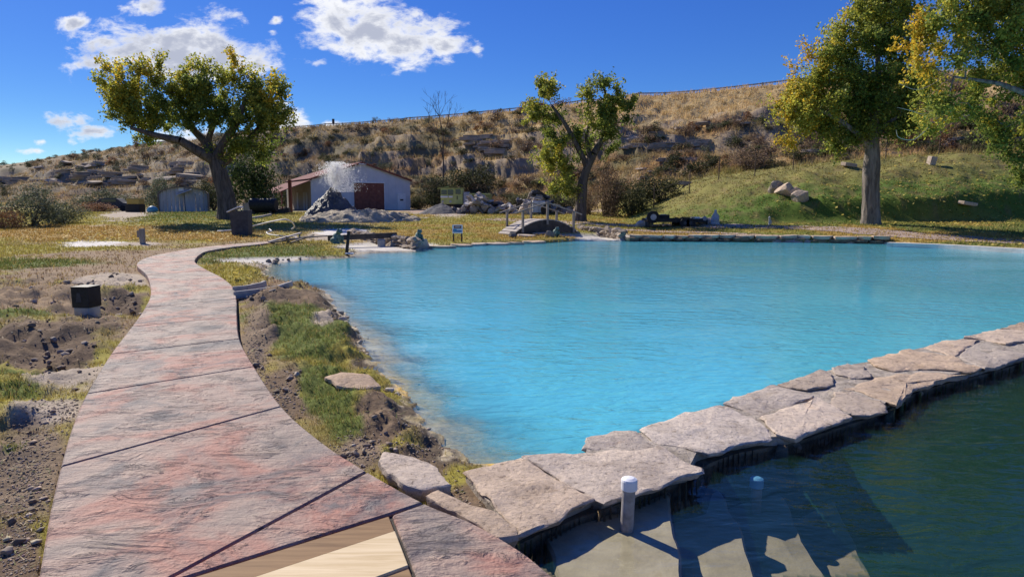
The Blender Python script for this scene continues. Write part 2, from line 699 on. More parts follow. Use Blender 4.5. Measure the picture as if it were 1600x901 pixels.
def bark_mat(name, c1, c2):
    m, nt, b = mat_base(name)
    n = tnoise(nt, 6, 6, 0.7, 0.5, 'Object', (1.0, 1.0, 0.16))
    r = ramp(nt, n.outputs[0], [(0.35, c1), (0.6, c2)])
    nt.links.new(r.outputs[0], b.inputs['Base Color'])
    b.inputs['Roughness'].default_value = 0.95
    b.inputs['Specular IOR Level'].default_value = 0.1
    bp = nt.nodes.new('ShaderNodeBump')
    bp.inputs['Strength'].default_value = 1.0
    bp.inputs['Distance'].default_value = 0.12
    nt.links.new(n.outputs[0], bp.inputs['Height'])
    nt.links.new(bp.outputs[0], b.inputs['Normal'])
    return m


def stone_mat(name):
    m, nt, b = mat_base(name)
    a = tnoise(nt, 2.4, 6, 0.65, 0.4, 'Object')
    c = ramp(nt, a.outputs[0], [(0.30, (0.40, 0.33, 0.27)), (0.5, (0.55, 0.47, 0.40)), (0.62, (0.58, 0.49, 0.41)), (0.75, (0.50, 0.38, 0.29))]).outputs[0]
    p = tnoise(nt, 26, 8, 0.8)
    pr = ramp(nt, p.outputs[0], [(0.34, (0.36, 0.34, 0.33)), (0.45, (0.92, 0.92, 0.92)), (0.7, (1.2, 1.2, 1.2))])
    c = mixc(nt, c, pr.outputs[0], 1.0, 'MULTIPLY')
    l = tnoise(nt, 7, 8, 0.7, 0.3)
    lr = ramp(nt, l.outputs[0], [(0.58, (1, 1, 1)), (0.70, (0.52, 0.49, 0.46))])
    c = mixc(nt, c, lr.outputs[0], 1.0, 'MULTIPLY')
    oi = nt.nodes.new('ShaderNodeObjectInfo')
    mr = nt.nodes.new('ShaderNodeMapRange')
    nt.links.new(oi.outputs['Random'], mr.inputs[0])
    mr.inputs[3].default_value = 0.82
    mr.inputs[4].default_value = 1.1
    hs = nt.nodes.new('ShaderNodeHueSaturation')
    nt.links.new(mr.outputs[0], hs.inputs['Value'])
    fr_ = nt.nodes.new('ShaderNodeMath')
    fr_.operation = 'FRACT'
    mu_ = nt.nodes.new('ShaderNodeMath')
    mu_.operation = 'MULTIPLY'
    mu_.inputs[1].default_value = 7.31
    nt.links.new(oi.outputs['Random'], mu_.inputs[0])
    nt.links.new(mu_.outputs[0], fr_.inputs[0])
    tn = mixc(nt, c, (1.06, 0.92, 0.76), 1.0, 'MULTIPLY')
    c = mixc(nt, c, tn, fr_.outputs[0])
    nt.links.new(c, hs.inputs['Color'])
    nt.links.new(hs.outputs[0], b.inputs['Base Color'])
    b.inputs['Roughness'].default_value = 0.95
    b.inputs['Specular IOR Level'].default_value = 0.1
    ad = nt.nodes.new('ShaderNodeMath')
    ad.operation = 'MULTIPLY_ADD'
    nt.links.new(p.outputs[0], ad.inputs[0])
    ad.inputs[1].default_value = 0.5
    nt.links.new(l.outputs[0], ad.inputs[2])
    bp = nt.nodes.new('ShaderNodeBump')
    bp.inputs['Strength'].default_value = 1.0
    bp.inputs['Distance'].default_value = 0.03
    nt.links.new(ad.outputs[0], bp.inputs['Height'])
    nt.links.new(bp.outputs[0], b.inputs['Normal'])
    return m


M = {}
M['earth'] = ground_mat()
M['stamped'] = stamped_mat()
M['joint'] = pmat('joint_filler', (0.03, 0.027, 0.025), (0.05, 0.045, 0.04), 20, 0.3)
M['plank_brown'] = wood_mat('plank_brown', (0.15, 0.082, 0.036), (0.29, 0.175, 0.082), 0.68)
M['plank_pale'] = wood_mat('plank_pale', (0.50, 0.37, 0.20), (0.70, 0.56, 0.36), 0.68)
M['limestone'] = stone_mat('limestone')
M['mortar'] = pmat('mortar', (0.24, 0.205, 0.165), (0.50, 0.43, 0.36), 9, 1.0, 0.95, (0.46, 0.36, 0.18), 34, 0.03, spec=0.1)
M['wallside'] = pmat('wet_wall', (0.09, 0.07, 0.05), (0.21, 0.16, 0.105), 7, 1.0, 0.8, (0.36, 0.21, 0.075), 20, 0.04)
M['concrete'] = pmat('concrete', (0.27, 0.215, 0.135), (0.40, 0.325, 0.215), 5, 0.5, 0.8, (0.30, 0.22, 0.11), 40, 0.006)
M['concrete_grey'] = pmat('concrete_grey', (0.30, 0.28, 0.26), (0.47, 0.44, 0.40), 4, 0.6, 0.9, None, 30, 0.01, rand=0.12)
M['pvc'] = pmat('weathered_pvc', (0.20, 0.18, 0.165), (0.36, 0.33, 0.31), 14, 0.2, 0.6, None, 40, 0.004)
M['cap'] = pmat('white_cap', (0.70, 0.71, 0.73), (0.80, 0.80, 0.82), 12, 0.05, 0.4)
M['black'] = pmat('black_paint', (0.012, 0.012, 0.013), (0.03, 0.028, 0.027), 9, 0.2, 0.6)
M['rubber'] = pmat('rubber', (0.015, 0.015, 0.015), (0.03, 0.03, 0.03), 9, 0.2, 0.8)
M['darkgrey'] = pmat('dark_grey', (0.045, 0.045, 0.05), (0.08, 0.08, 0.085), 5, 0.3, 0.8)
M['white'] = pmat('white_paint', (0.66, 0.66, 0.65), (0.78, 0.78, 0.77), 5, 0.1, 0.6)
M['lightgrey'] = pmat('light_grey', (0.34, 0.34, 0.34), (0.46, 0.46, 0.46), 5, 0.2, 0.7)
M['bluepaint'] = pmat('blue_paint', (0.02, 0.08, 0.35), (0.04, 0.12, 0.45), 8, 0.05, 0.5)
M['tealblue'] = pmat('teal_blue', (0.05, 0.22, 0.36), (0.08, 0.30, 0.44), 8, 0.1, 0.5)
M['capblue'] = pmat('blue_cap', (0.16, 0.42, 0.62), (0.2, 0.5, 0.7), 8, 0.1, 0.5)
M['maroon'] = pmat('maroon', (0.16, 0.045, 0.03), (0.24, 0.08, 0.05), 3, 0.2, 0.6)
M['roof_red'] = pmat('roof_red', (0.13, 0.045, 0.045), (0.20, 0.08, 0.075), 1.5, 0.1, 0.85, spec=0.1)
M['siding'] = pmat('grey_siding', (0.52, 0.535, 0.56), (0.60, 0.61, 0.63), 0.8, 0.05, 0.5)
M['oldwood'] = pmat('weathered_wood', (0.17, 0.145, 0.12), (0.33, 0.29, 0.25), 5, 0.5, 0.9, None, 14, 0.02, stretch=(1, 1, 0.2), rand=0.1)
M['bridgewood'] = pmat('bridge_wood', (0.30, 0.26, 0.22), (0.48, 0.42, 0.37), 4, 0.4, 0.9, None, 14, 0.01, rand=0.1)
M['dirtwood'] = pmat('dark_wood', (0.05, 0.04, 0.032), (0.10, 0.08, 0.065), 4, 0.4, 0.9, None, 14, 0.01)
M['greywood'] = pmat('grey_boards', (0.34, 0.34, 0.36), (0.47, 0.47, 0.50), 3, 0.4, 0.9, None, 10, 0.02, stretch=(1, 1, 0.25), rand=0.1)
M['brownroof'] = pmat('brown_roof', (0.13, 0.10, 0.08), (0.22, 0.17, 0.13), 3, 0.3, 0.9)
M['lime'] = pmat('lime_machine_paint', (0.36, 0.40, 0.12), (0.48, 0.52, 0.19), 2, 0.1, 0.5)
M['olive'] = pmat('olive_paint', (0.20, 0.21, 0.07), (0.27, 0.28, 0.10), 2, 0.1, 0.6)
M['yellow'] = pmat('dull_yellow', (0.42, 0.28, 0.06), (0.50, 0.35, 0.1), 3, 0.2, 0.7)
M['glass'] = pmat('dark_glass', (0.015, 0.02, 0.025), (0.03, 0.04, 0.05), 2, 0.0, 0.1, spec=0.6)
M['bronze'] = pmat('verdigris', (0.05, 0.09, 0.075), (0.14, 0.24, 0.20), 9, 0.5, 0.65, (0.24, 0.36, 0.32), 30, 0.01)
M['statue'] = pmat('cast_stone', (0.30, 0.30, 0.31), (0.50, 0.50, 0.51), 6, 0.4, 0.9, None, 25, 0.01)
M['travertine'] = pmat('travertine', (0.22, 0.18, 0.125), (0.52, 0.43, 0.31), 1.6, 1.0, 0.8, (0.60, 0.49, 0.34), 5, 0.18)
M['cone'] = pmat('wet_travertine', (0.045, 0.045, 0.05), (0.11, 0.105, 0.105), 2.2, 1.0, 0.5, (0.18, 0.175, 0.17), 7, 0.14, spec=0.5)
M['gravelpile'] = pmat('gravel_pile', (0.09, 0.085, 0.085), (0.17, 0.16, 0.155), 6, 1.0, 0.95, None, 16, 0.06)
M['rubble'] = pmat('broken_concrete', (0.30, 0.27, 0.25), (0.58, 0.54, 0.50), 3, 0.6, 0.9, None, 14, 0.03, rand=0.45)
M['rubble_red'] = pmat('red_rubble', (0.20, 0.12, 0.09), (0.32, 0.20, 0.16), 3, 0.6, 0.9, None, 14, 0.03, rand=0.3)
M['sandstone'] = pmat('sandstone', (0.21, 0.165, 0.12), (0.45, 0.365, 0.285), 1.2, 0.9, 0.95, (0.34, 0.265, 0.195), 5, 0.08, rand=0.2)
M['road'] = pmat('dirt_track', (0.26, 0.185, 0.145), (0.42, 0.32, 0.265), 0.9, 0.7, 0.95, (0.36, 0.27, 0.22), 9, 0.03)
M['kerb'] = pmat('pale_kerb', (0.42, 0.38, 0.35), (0.60, 0.56, 0.53), 2, 0.4, 0.9)
M['leaf'] = leaf_mat('leaf', 0.52, 0.05)
M['shrubleaf'] = leaf_mat('shrub_leaf', 0.25, 0.22, 0.8)
M['grass'] = leaf_mat('grass_blade', 0.35, 0.0, 0.7)
M['bark'] = bark_mat('bark', (0.10, 0.085, 0.072), (0.30, 0.26, 0.225))
M['bark_dark'] = bark_mat('bark_dark', (0.06, 0.05, 0.042), (0.16, 0.135, 0.115))
M['twig'] = pmat('pale_twig', (0.34, 0.28, 0.22), (0.5, 0.43, 0.35), 5, 0.3, 0.9)
M['pebble'] = leaf_mat('pebble', 0.0, 0.0, 0.9)
M['spray'] = leaf_mat('spray', 0.8, 0.0, 0.3)
M['iron'] = pmat('rusty_iron', (0.05, 0.035, 0.028), (0.10, 0.065, 0.05), 9, 0.3, 0.8)
M['zinc'] = pmat('weathered_zinc', (0.22, 0.22, 0.22), (0.32, 0.32, 0.32), 5, 0.2, 0.5, metal=0.4)
M['hose'] = pmat('white_hose', (0.55, 0.53, 0.50), (0.70, 0.68, 0.65), 5, 0.1, 0.6)
M['farwood'] = pmat('far_ridge', (0.05, 0.05, 0.045), (0.11, 0.10, 0.08), 0.08, 1.0, 0.95, None, 0.4, 2.0)
WB, WD = -0.18, -0.172                     # water levels of the blue and of the dark pool
M['bluewater'] = water_mat('milky_blue_water', (0.105, 0.49, 0.615), 6.5, 0.022, 2.6, 0.07)
M['darkwater'] = water_mat('clear_dark_water', (0.016, 0.055, 0.038), 0.8, 0.016, 2.2, 0.03, 0.0)

# ------------------------------------------------------------------ outlines of the place
pathL = [(20, 1000), (45, 950), (58, 901), (76, 800), (93, 729), (112, 665), (134, 615), (172, 553), (205, 510), (226, 480), (235, 457), (229, 430), (213, 413),
         (230, 402), (260, 395), (300, 388), (345, 383), (390, 379), (420, 377)]
pathR = [(960, 965), (870, 901), (815, 858), (740, 815), (664, 784), (575, 735), (505, 690), (441, 634), (398, 572), (375, 529), (371, 494), (370, 467), (364, 447),
         (345, 432), (325, 422), (308, 412), (305, 406), (312, 398), (325, 392), (362, 386), (400, 382), (430, 378.5)]


def smooth_line(pts, per=5):
    p = [np.array(q, float) for q in pts]
    p = [2 * p[0] - p[1]] + p + [2 * p[-1] - p[-2]]
    out = []
    for i in range(1, len(p) - 2):
        for k in range(per):
            t = k / per
            out.append(0.5 * ((2 * p[i]) + (-p[i - 1] + p[i + 1]) * t + (2 * p[i - 1] - 5 * p[i] + 4 * p[i + 1] - p[i + 2]) * t * t
                              + (-p[i - 1] + 3 * p[i] - 3 * p[i + 1] + p[i + 2]) * t ** 3))
    out.append(p[-2])
    return np.array(out)


LW = smooth_line([P2(*q) for q in pathL], 6)
RW = smooth_line([P2(*q) for q in pathR], 6)
path_poly = np.vstack([LW, RW[::-1]])
ZC = -0.06                                # top of the capstones
wall_front = [P2(x, y, ZC) for x, y in [(811, 840), (850, 822), (927, 782), (945, 786), (990, 771), (1040, 751), (1098, 737), (1108, 709), (1150, 695), (1206, 683), (1240, 686),
              (1330, 653), (1357, 645), (1386, 641), (1400, 633), (1425, 611), (1470, 593), (1535, 579), (1562, 571), (1600, 560), (1700, 525), (1800, 500)]]
wall_back = [P2(x, y, ZC) for x, y in [(724, 734), (814, 715), (909, 706), (915, 682), (960, 669), (997, 671), (1040, 654), (1125, 631), (1145, 620), (1210, 601), (1284, 577),
             (1322, 567), (1352, 562), (1402, 552), (1420, 544), (1475, 532), (1557, 514), (1600, 502), (1700, 480), (1800, 462)]]
wall_poly = wall_back + wall_front[::-1]
shore = [P2(x, y, WB) for x, y in [(742, 724), (700, 694), (660, 655), (622, 605), (596, 575), (568, 530), (540, 500), (520, 475), (505, 455), (480, 447), (455, 447), (430, 439),
         (414, 426), (425, 412), (470, 406), (545, 402), (562, 396), (645, 393), (660, 389), (690, 386), (760, 382), (860, 379.5), (900, 377), (985, 376.5), (1100, 377.3), (1380, 381),
         (1600, 392), (1750, 400)]]
blue_poly = shore + [(38, 20), (30, 12)] + wall_back[::-1][:-1]
dark_poly = [P2(805, 851, -0.1)] + wall_front + [(16, 9), (17, -8), (1.4, -8), (1.2, 0.8), P2(962, 968, -0.1), P2(876, 906, -0.1), P2(835, 876, -0.1)]

# hillside: foot and rim as Y over X
HX = np.array([-420, -300, -231, -141, -92, -54, -25.6, 2, 18, 41, 62, 100, 200, 400], float)
HE = np.array([380, 335, 301, 219, 183.5, 148, 133, 116, 103, 86, 81, 74, 60, 40], float)
HF = np.array([330, 270, 230, 165, 128, 104, 95, 76, 61, 52, 50, 46, 36, 20], float)
RIM = 17.0
MX = np.array([-60, 8.5, 11, 12.5, 15, 18.5, 23, 28, 32, 45, 80], float)
MH = np.array([0, 0, 0.8, 1.5, 2.3, 2.9, 3.4, 3.9, 4.1, 4.3, 4.3], float)


def hill_t(X, Y):
    f = np.interp(X, HX, HF)
    e = np.interp(X, HX, HE)
    wob = (fbm(X * 0.06 + 5, Y * 0.03, 3) - 0.5) * 8
    return (Y - f - wob * 0.5) / (e - f)


PT = np.array([0, 0.05, 0.18, 0.33, 0.42, 0.47, 0.58, 0.64, 0.80, 0.93, 1.0, 1.2])
PZ = np.array([0, 0.03, 0.16, 0.27, 0.33, 0.47, 0.54, 0.66, 0.80, 0.95, 1.0, 1.0])


def base_z(X, Y):
    b = -0.09 + 0.74 * sstep(24, 60, Y) + 0.36 * sstep(6, 20, X) * sstep(27, 35, Y)
    yw = Y + (fbm(X * 0.25 + 4, Y * 0.2, 3) - 0.5) * 3.0
    b = b + np.interp(X, MX, MH) * (0.62 * sstep(37.2, 49, Y) + 0.38 * sstep(37.6, 39.6, yw) * sstep(11, 15, X) + 0.38 * sstep(37.2, 45, Y) * (1 - sstep(11, 15, X)))
    return b


def ground_z(X, Y, detail=True):
    X = np.asarray(X, float)
    Y = np.asarray(Y, float)
    z = base_z(X, Y)
    t = hill_t(X, Y)
    tn = np.clip(t + (fbm(X * 0.11, Y * 0.11 + 3, 3) - 0.5) * 0.22 * sstep(0, 0.2, t) * sstep(1.0, 0.8, t), 0, 1.2)
    pr = np.interp(tn, PT, PZ)
    gul = (fbm(X * 0.085 + 31, Y * 0.03 + 7, 4) - 0.5) * 5.0 * sstep(0.02, 0.3, t) * sstep(1.0, 0.75, t)
    z = z + (RIM - z) * pr + gul
    hm = sstep(0.0, 0.12, t)
    if detail:
        z = z + hm * ((fbm(X * 0.55, Y * 0.55, 4) - 0.5) * 0.8 * sstep(1.05, 0.9, t) + (fbm(X * 1.9, Y * 1.9, 3) - 0.5) * 0.45)
        z = z + (1 - hm) * (fbm(X * 0.4 + 3, Y * 0.4, 3) - 0.5) * 0.10 * sstep(3, 14, Y)
        mnd = sstep(37, 41, Y) * sstep(9, 13, X) * (1 - hm)
        z = z + mnd * (fbm(X * 0.7, Y * 0.7, 4) - 0.5) * 0.7
    if detail:
        tz = z / 1.5 + (fbm(X * 0.05, Y * 0.05 + 77, 2) - .5) * 2
        fl = np.floor(tz)
        ter = (fl + sstep(0.30, 0.62, tz - fl) - tz) * 1.5
        z = z + ter * sstep(0.12, 0.3, t) * sstep(0.95, 0.8, t) * sstep(0.40, 0.6, fbm(X * 0.045 + 13, Y * 0.045, 3)) * 0.85
    sp = sdist(path_poly, X, Y)
    # dug-over soil on the left of the path
    left = sstep(0.05, 0.5, sp) * sstep(0.5, -0.5, X + 0.30 * Y - 1.2 + 0.0 * X) * sstep(19, 12, Y) * sstep(8.0, 4.5, sp)
    right = sstep(0.0, 0.3, sp) * sstep(18, 14, Y) * (1 - sstep(0.5, -0.5, X + 0.30 * Y - 1.2))
    if detail:
        rdg = 1 - np.abs(2 * fbm(X * 0.9 + 0.5 * Y, Y * 0.75 - 0.35 * X + 40, 4) - 1)
        z = z + left * ((rdg - 0.75) * (0.20 + 0.22 * sstep(5.0, 8.5, Y)) + (fbm(X * 3, Y * 3, 4) - 0.5) * 0.13 + (fbm(X * 11, Y * 11, 3) - 0.5) * 0.08 + (fbm(X * 27, Y * 27, 2) - 0.5) * 0.035)
        z = z + right * ((fbm(X * 2.1 + 9, Y * 2.1, 4) - 0.5) * 0.12 + (fbm(X * 10, Y * 10, 3) - 0.5) * 0.06 + (fbm(X * 27, Y * 27, 2) - 0.5) * 0.03)
    for (px, py, r, h) in [(185, 472, 0.75, -0.30), (158, 452, 0.9, 0.10), (60, 545, 0.7, -0.22), (120, 500, 0.6, 0.08), (90, 520, 0.5, -0.15), (395, 455, 0.35, 0.12), (432, 458, 0.3, 0.10)]:
        cx, cy = P2(px, py, 0)
        z = z + h * np.exp(-((X - cx) ** 2 + (Y - cy) ** 2) / (r * r))
    # bed under the path
    z = np.where(sp < 0.02, np.minimum(z, -0.115), z)
    z = np.where((sp >= 0.02) & (sp < 0.45), np.minimum(z, -0.045 + 0.0 * sp + sstep(0.1, 0.45, sp) * 0.25), z)
    # pools
    sb = sdist(blue_poly, X, Y)
    nz = (fbm(X * 1.7, Y * 1.7 + 50, 4) - 0.5)
    nzf = fbm(X * 6 + 5, Y * 6, 3) - 0.5
    sbn = sb + (nz * 0.42 + nzf * 0.16) * sstep(32, 20, Y)
    bank = WB + 0.012 + (z - WB) * sstep(0.0, 0.34, sbn)
    z = np.where((sbn > 0) & (sbn < 0.5), np.minimum(z, bank), z)
    d = np.maximum(-sbn, 0)
    dl = np.full(X.shape, 1e9)
    for (ax, ay), (bx, by) in zip(shore[:17], shore[1:18]):
        ex, ey = bx - ax, by - ay
        q = np.clip(((X - ax) * ex + (Y - ay) * ey) / (ex * ex + ey * ey), 0, 1)
        dl = np.minimum(dl, np.hypot(X - ax - q * ex, Y - ay - q * ey))
    dl = np.maximum(dl + nz * 0.55, 0)
    dep = np.minimum(0.012 + np.where(dl < 0.30, 0.22 * dl, 0.066 + (dl - 0.30) * 0.42), 0.02 + 3 * d)
    z = np.where(sbn <= 0, WB - np.minimum(dep, 1.5) + (fbm(X * 5, Y * 5, 3) - 0.5) * 0.05 * np.minimum(1, d * 3), z)
    # pale run-out flats beside the far shore
    for (px, py, rx, ry) in [(605, 386, 2.0, 2.4), (935, 372.5, 2.0, 1.6), (475, 408, 2.6, 1.2)]:
        cx, cy = P2(px, py, -0.15)
        q = ((X - cx) / rx) ** 2 + ((Y - cy) / ry) ** 2
        z = np.where((sbn > 0), z + (WB + 0.03 - z) * sstep(1.15, 0.7, q), z)
    sdk = sdist(dark_poly, X, Y)
    dd = np.maximum(-sdk, 0)
    z = np.where(sdk < 0, -0.2 - np.minimum(dd * 4.0, 1.5), z)
    sw = sdist(wall_poly, X, Y)
    z = np.where(sw < 0.0, np.minimum(z, -0.35), z)
    z = np.where((sw >= 0.0) & (sw < 0.25), np.minimum(z, -0.10), z)
    z = np.where((sw >= -0.04) & (sw < 0.5) & (sb > 0.10) & (sdk > 0.03), np.maximum(z, -0.125 + nz * 0.05), z)
    return z


KC = dict(green=((0.125, 0.155, 0.036), 1.0), yellowgrass=((0.30, 0.265, 0.058), 1.0), orange=((0.33, 0.215, 0.06), 0.9), tan=((0.265, 0.19, 0.12), 0.18),
          soil=((0.17, 0.12, 0.08), 0.0), clay=((0.40, 0.335, 0.265), 0.0), gravel=((0.215, 0.16, 0.11), 0.0), white=((0.66, 0.63, 0.58), 0.0), pink=((0.36, 0.26, 0.2), 0.0))
PATCH = [(100, 350, 420, 16, 'yellowgrass'), (300, 346, 140, 12, 'green'), (130, 368, 220, 9, 'orange'), (330, 372, 90, 5, 'orange'), (80, 392, 150, 10, 'yellowgrass'), (50, 412, 100, 10, 'green'),
         (150, 380.5, 56, 4.5, 'white'), (215, 381, 30, 2.5, 'clay'), (200, 345, 40, 9, 'clay'), (270, 396, 200, 7, 'tan'), (130, 428, 170, 16, 'tan'), (60, 465, 130, 26, 'tan'), (175, 440, 60, 16, 'clay'),
         (190, 470, 40, 18, 'soil'), (70, 528, 110, 30, 'soil'), (110, 580, 110, 22, 'clay'), (40, 566, 80, 9, 'green'), (20, 598, 55, 12, 'green'), (70, 632, 90, 20, 'clay'), (40, 740, 75, 90, 'gravel'),
         (15, 690, 12, 14, 'green'), (20, 860, 60, 80, 'soil'), (158, 545, 16, 14, 'yellowgrass'), (30, 490, 50, 8, 'green'),
         (430, 398, 110, 16, 'green'), (370, 425, 42, 18, 'yellowgrass'), (395, 462, 45, 12, 'soil'), (455, 470, 70, 14, 'soil'), (450, 497, 62, 22, 'green'), (500, 545, 48, 34, 'yellowgrass'), (515, 600, 62, 34, 'green'),
         (555, 645, 52, 52, 'green'), (590, 620, 30, 40, 'yellowgrass'), (480, 520, 60, 40, 'green'), (400, 535, 24, 55, 'gravel'), (440, 615, 34, 45, 'soil'), (600, 660, 40, 50, 'soil'), (650, 715, 70, 34, 'soil'), (730, 770, 60, 50, 'soil'), (565, 700, 50, 25, 'gravel'),
         (600, 386, 62, 7, 'white'), (540, 372, 60, 6, 'clay'), (935, 372.5, 48, 4, 'white'), (475, 409, 80, 7, 'clay'), (520, 497, 26, 12, 'clay'), (540, 366, 40, 4, 'white'), (690, 345, 45, 5, 'clay'),
         (480, 334, 120, 5, 'clay'), (760, 340, 170, 5, 'pink')]


def ground_col(X, Y):
    X = np.asarray(X, float)
    Y = np.asarray(Y, float)
    n1 = fbm(X * 0.45, Y * 0.45, 4)
    n2 = fbm(X * 2.2 + 11, Y * 2.2, 4)
    n3 = fbm(X * 8 + 3, Y * 8, 3)
    col = np.zeros(X.shape + (3,))
    g = np.zeros(X.shape)

    def put(mask, c, gr):
        nonlocal col, g
        col = col * (1 - mask[..., None]) + np.array(c) * mask[..., None]
        g = g * (1 - mask) + gr * mask
    put(np.ones(X.shape), KC['tan'][0], 0.3)
    put(sstep(0.40, 0.6, n1 * 0.6 + n2 * 0.4), KC['yellowgrass'][0], 0.9)
    lawn = sstep(24, 27, Y) * sstep(-9, -6, X)
    put(lawn, (0.275, 0.25, 0.055), 1.0)
    put(lawn * sstep(0.50, 0.66, n1) * 0.8, KC['orange'][0], 0.9)
    put(lawn * sstep(6, 12, X) * sstep(0.62, 0.4, n1), KC['green'][0], 1.0)
    mnd = sstep(36, 39, Y) * sstep(9, 12, X)
    put(mnd, (0.095, 0.15, 0.027), 1.0)
    put(mnd * sstep(41, 45, Y + (n1 - .5) * 5), (0.215, 0.20, 0.062), 1.0)
    put(mnd * sstep(0.55, 0.7, n2) * 0.6, (0.20, 0.15, 0.07), 0.8)
    for (px, py, rx, ry, k) in PATCH:
        cx, cy = P2(px, py, -0.05)
        wx = rx * math.hypot(cx, cy) / F / math.hypot(cx / cy, 1)
        y0, y1 = P2(px, py + ry, -0.05)[1], P2(px, max(py - ry, 322), -0.05)[1]
        wy = (min(y1, cy * 2) - y0) / 2
        cyy = (min(y1, cy * 2) + y0) / 2
        # patches lean along the line of sight, as their pixels do
        sl = cx / cy
        q = np.sqrt(((X - cx - (Y - cy) * sl * 0.9) / max(wx, .05)) ** 2 + ((Y - cyy) / max(wy, .05)) ** 2)
        mk = sstep(1.2, 0.8, q + (n1 - 0.5) * 1.0 + (n2 - 0.5) * 0.9 + (n3 - .5) * 0.3)
        put(mk, *KC[k])
    # wetted bank and bottoms
    sb = sdist(blue_poly, X, Y)
    put(sstep(0.26, 0.10, sb + (n2 - .5) * .6) * sstep(31, 22, Y), (0.13, 0.10, 0.07), 0.08)
    fl = np.zeros(X.shape)
    for (px, py, rx, ry) in [(605, 386, 2.0, 2.4), (935, 372.5, 2.0, 1.6), (475, 408, 2.6, 1.2)]:
        cx, cy = P2(px, py, -0.15)
        fl = np.maximum(fl, sstep(1.2, 0.8, ((X - cx) / rx) ** 2 + ((Y - cy) / ry) ** 2))
    put(fl, (0.56, 0.53, 0.48), 0.0)
    alg = sstep(0.36, 0.52, n2)
    sb = sb + (n3 - 0.5) * 0.45 + (n2 - 0.5) * 0.25
    put(sstep(0.10, 0.0, sb), (0.55, 0.47, 0.34), 0.0)
    put(sstep(0.06, -0.06, sb) * alg * sstep(10, 6.5, Y) * 0.9, (0.58, 0.38, 0.09), 0.0)
    put((sb < 0.02) * sstep(0.6, 0.45, n2) * sstep(10, 6.5, Y) * 0.7, (0.34, 0.28, 0.15), 0.0)
    put((sdist(dark_poly, X, Y) < 0.03) * 1.0, (0.10, 0.10, 0.07), 0.0)
    # hill
    t = hill_t(X, Y)
    hm = sstep(0.0, 0.08, t)
    h1 = fbm(X * 0.09 + 2, Y * 0.09, 4)
    h2 = fbm(X * 0.35, Y * 0.6 + 8, 4)
    gold = np.array((0.43, 0.32, 0.165))
    brown = np.array((0.20, 0.15, 0.092))
    olive = np.array((0.13, 0.12, 0.055))
    rust = np.array((0.25, 0.13, 0.06))
    rock = np.array((0.31, 0.245, 0.18))

    def lerp(a, b, m):
        return a * (1 - m[..., None]) + b * m[..., None]
    hc = lerp(np.broadcast_to(gold, col.shape), brown, sstep(0.42, 0.58, h2))
    hc = lerp(hc, olive, sstep(0.46, 0.60, h1) * 0.85)
    hc = lerp(hc, rust, sstep(0.56, 0.7, fbm(X * 0.2 + 60, Y * 0.2, 3)) * 0.6)
    hc = lerp(hc, gold, sstep(0.56, 0.70, t) * sstep(-30, 10, X) * 0.9)
    band = np.exp(-((t - 0.44 + (h1 - .5) * .12) / 0.05) ** 2) + np.exp(-((t - 0.61 + (h1 - .5) * .12) / 0.04) ** 2)
    hc = lerp(hc, rock, np.clip(band * sstep(0.35, 0.55, h2), 0, 1) * 0.9)
    hc = lerp(hc, np.array((0.175, 0.145, 0.105)), sstep(-5, -40, X) * 0.45)
    farl = sstep(-40, -70, X)
    hc = lerp(hc, hc * 0.8 + np.array((0.05, 0.045, 0.04)), farl * 0.7)
    col = lerp(col, hc, hm)
    g = g * (1 - hm) + hm * (0.35 + 0.45 * sstep(0.9, 0.3, np.clip(band, 0, 1)))
    sw = sdist(wall_poly, X, Y)
    g = np.where((sw < 0.05) | (sdist(path_poly, X, Y) < 0.03), 0, g)
    return col, g


def gz(x, y, detail=True):
    return float(ground_z(np.array([x]), np.array([y]), detail)[0])


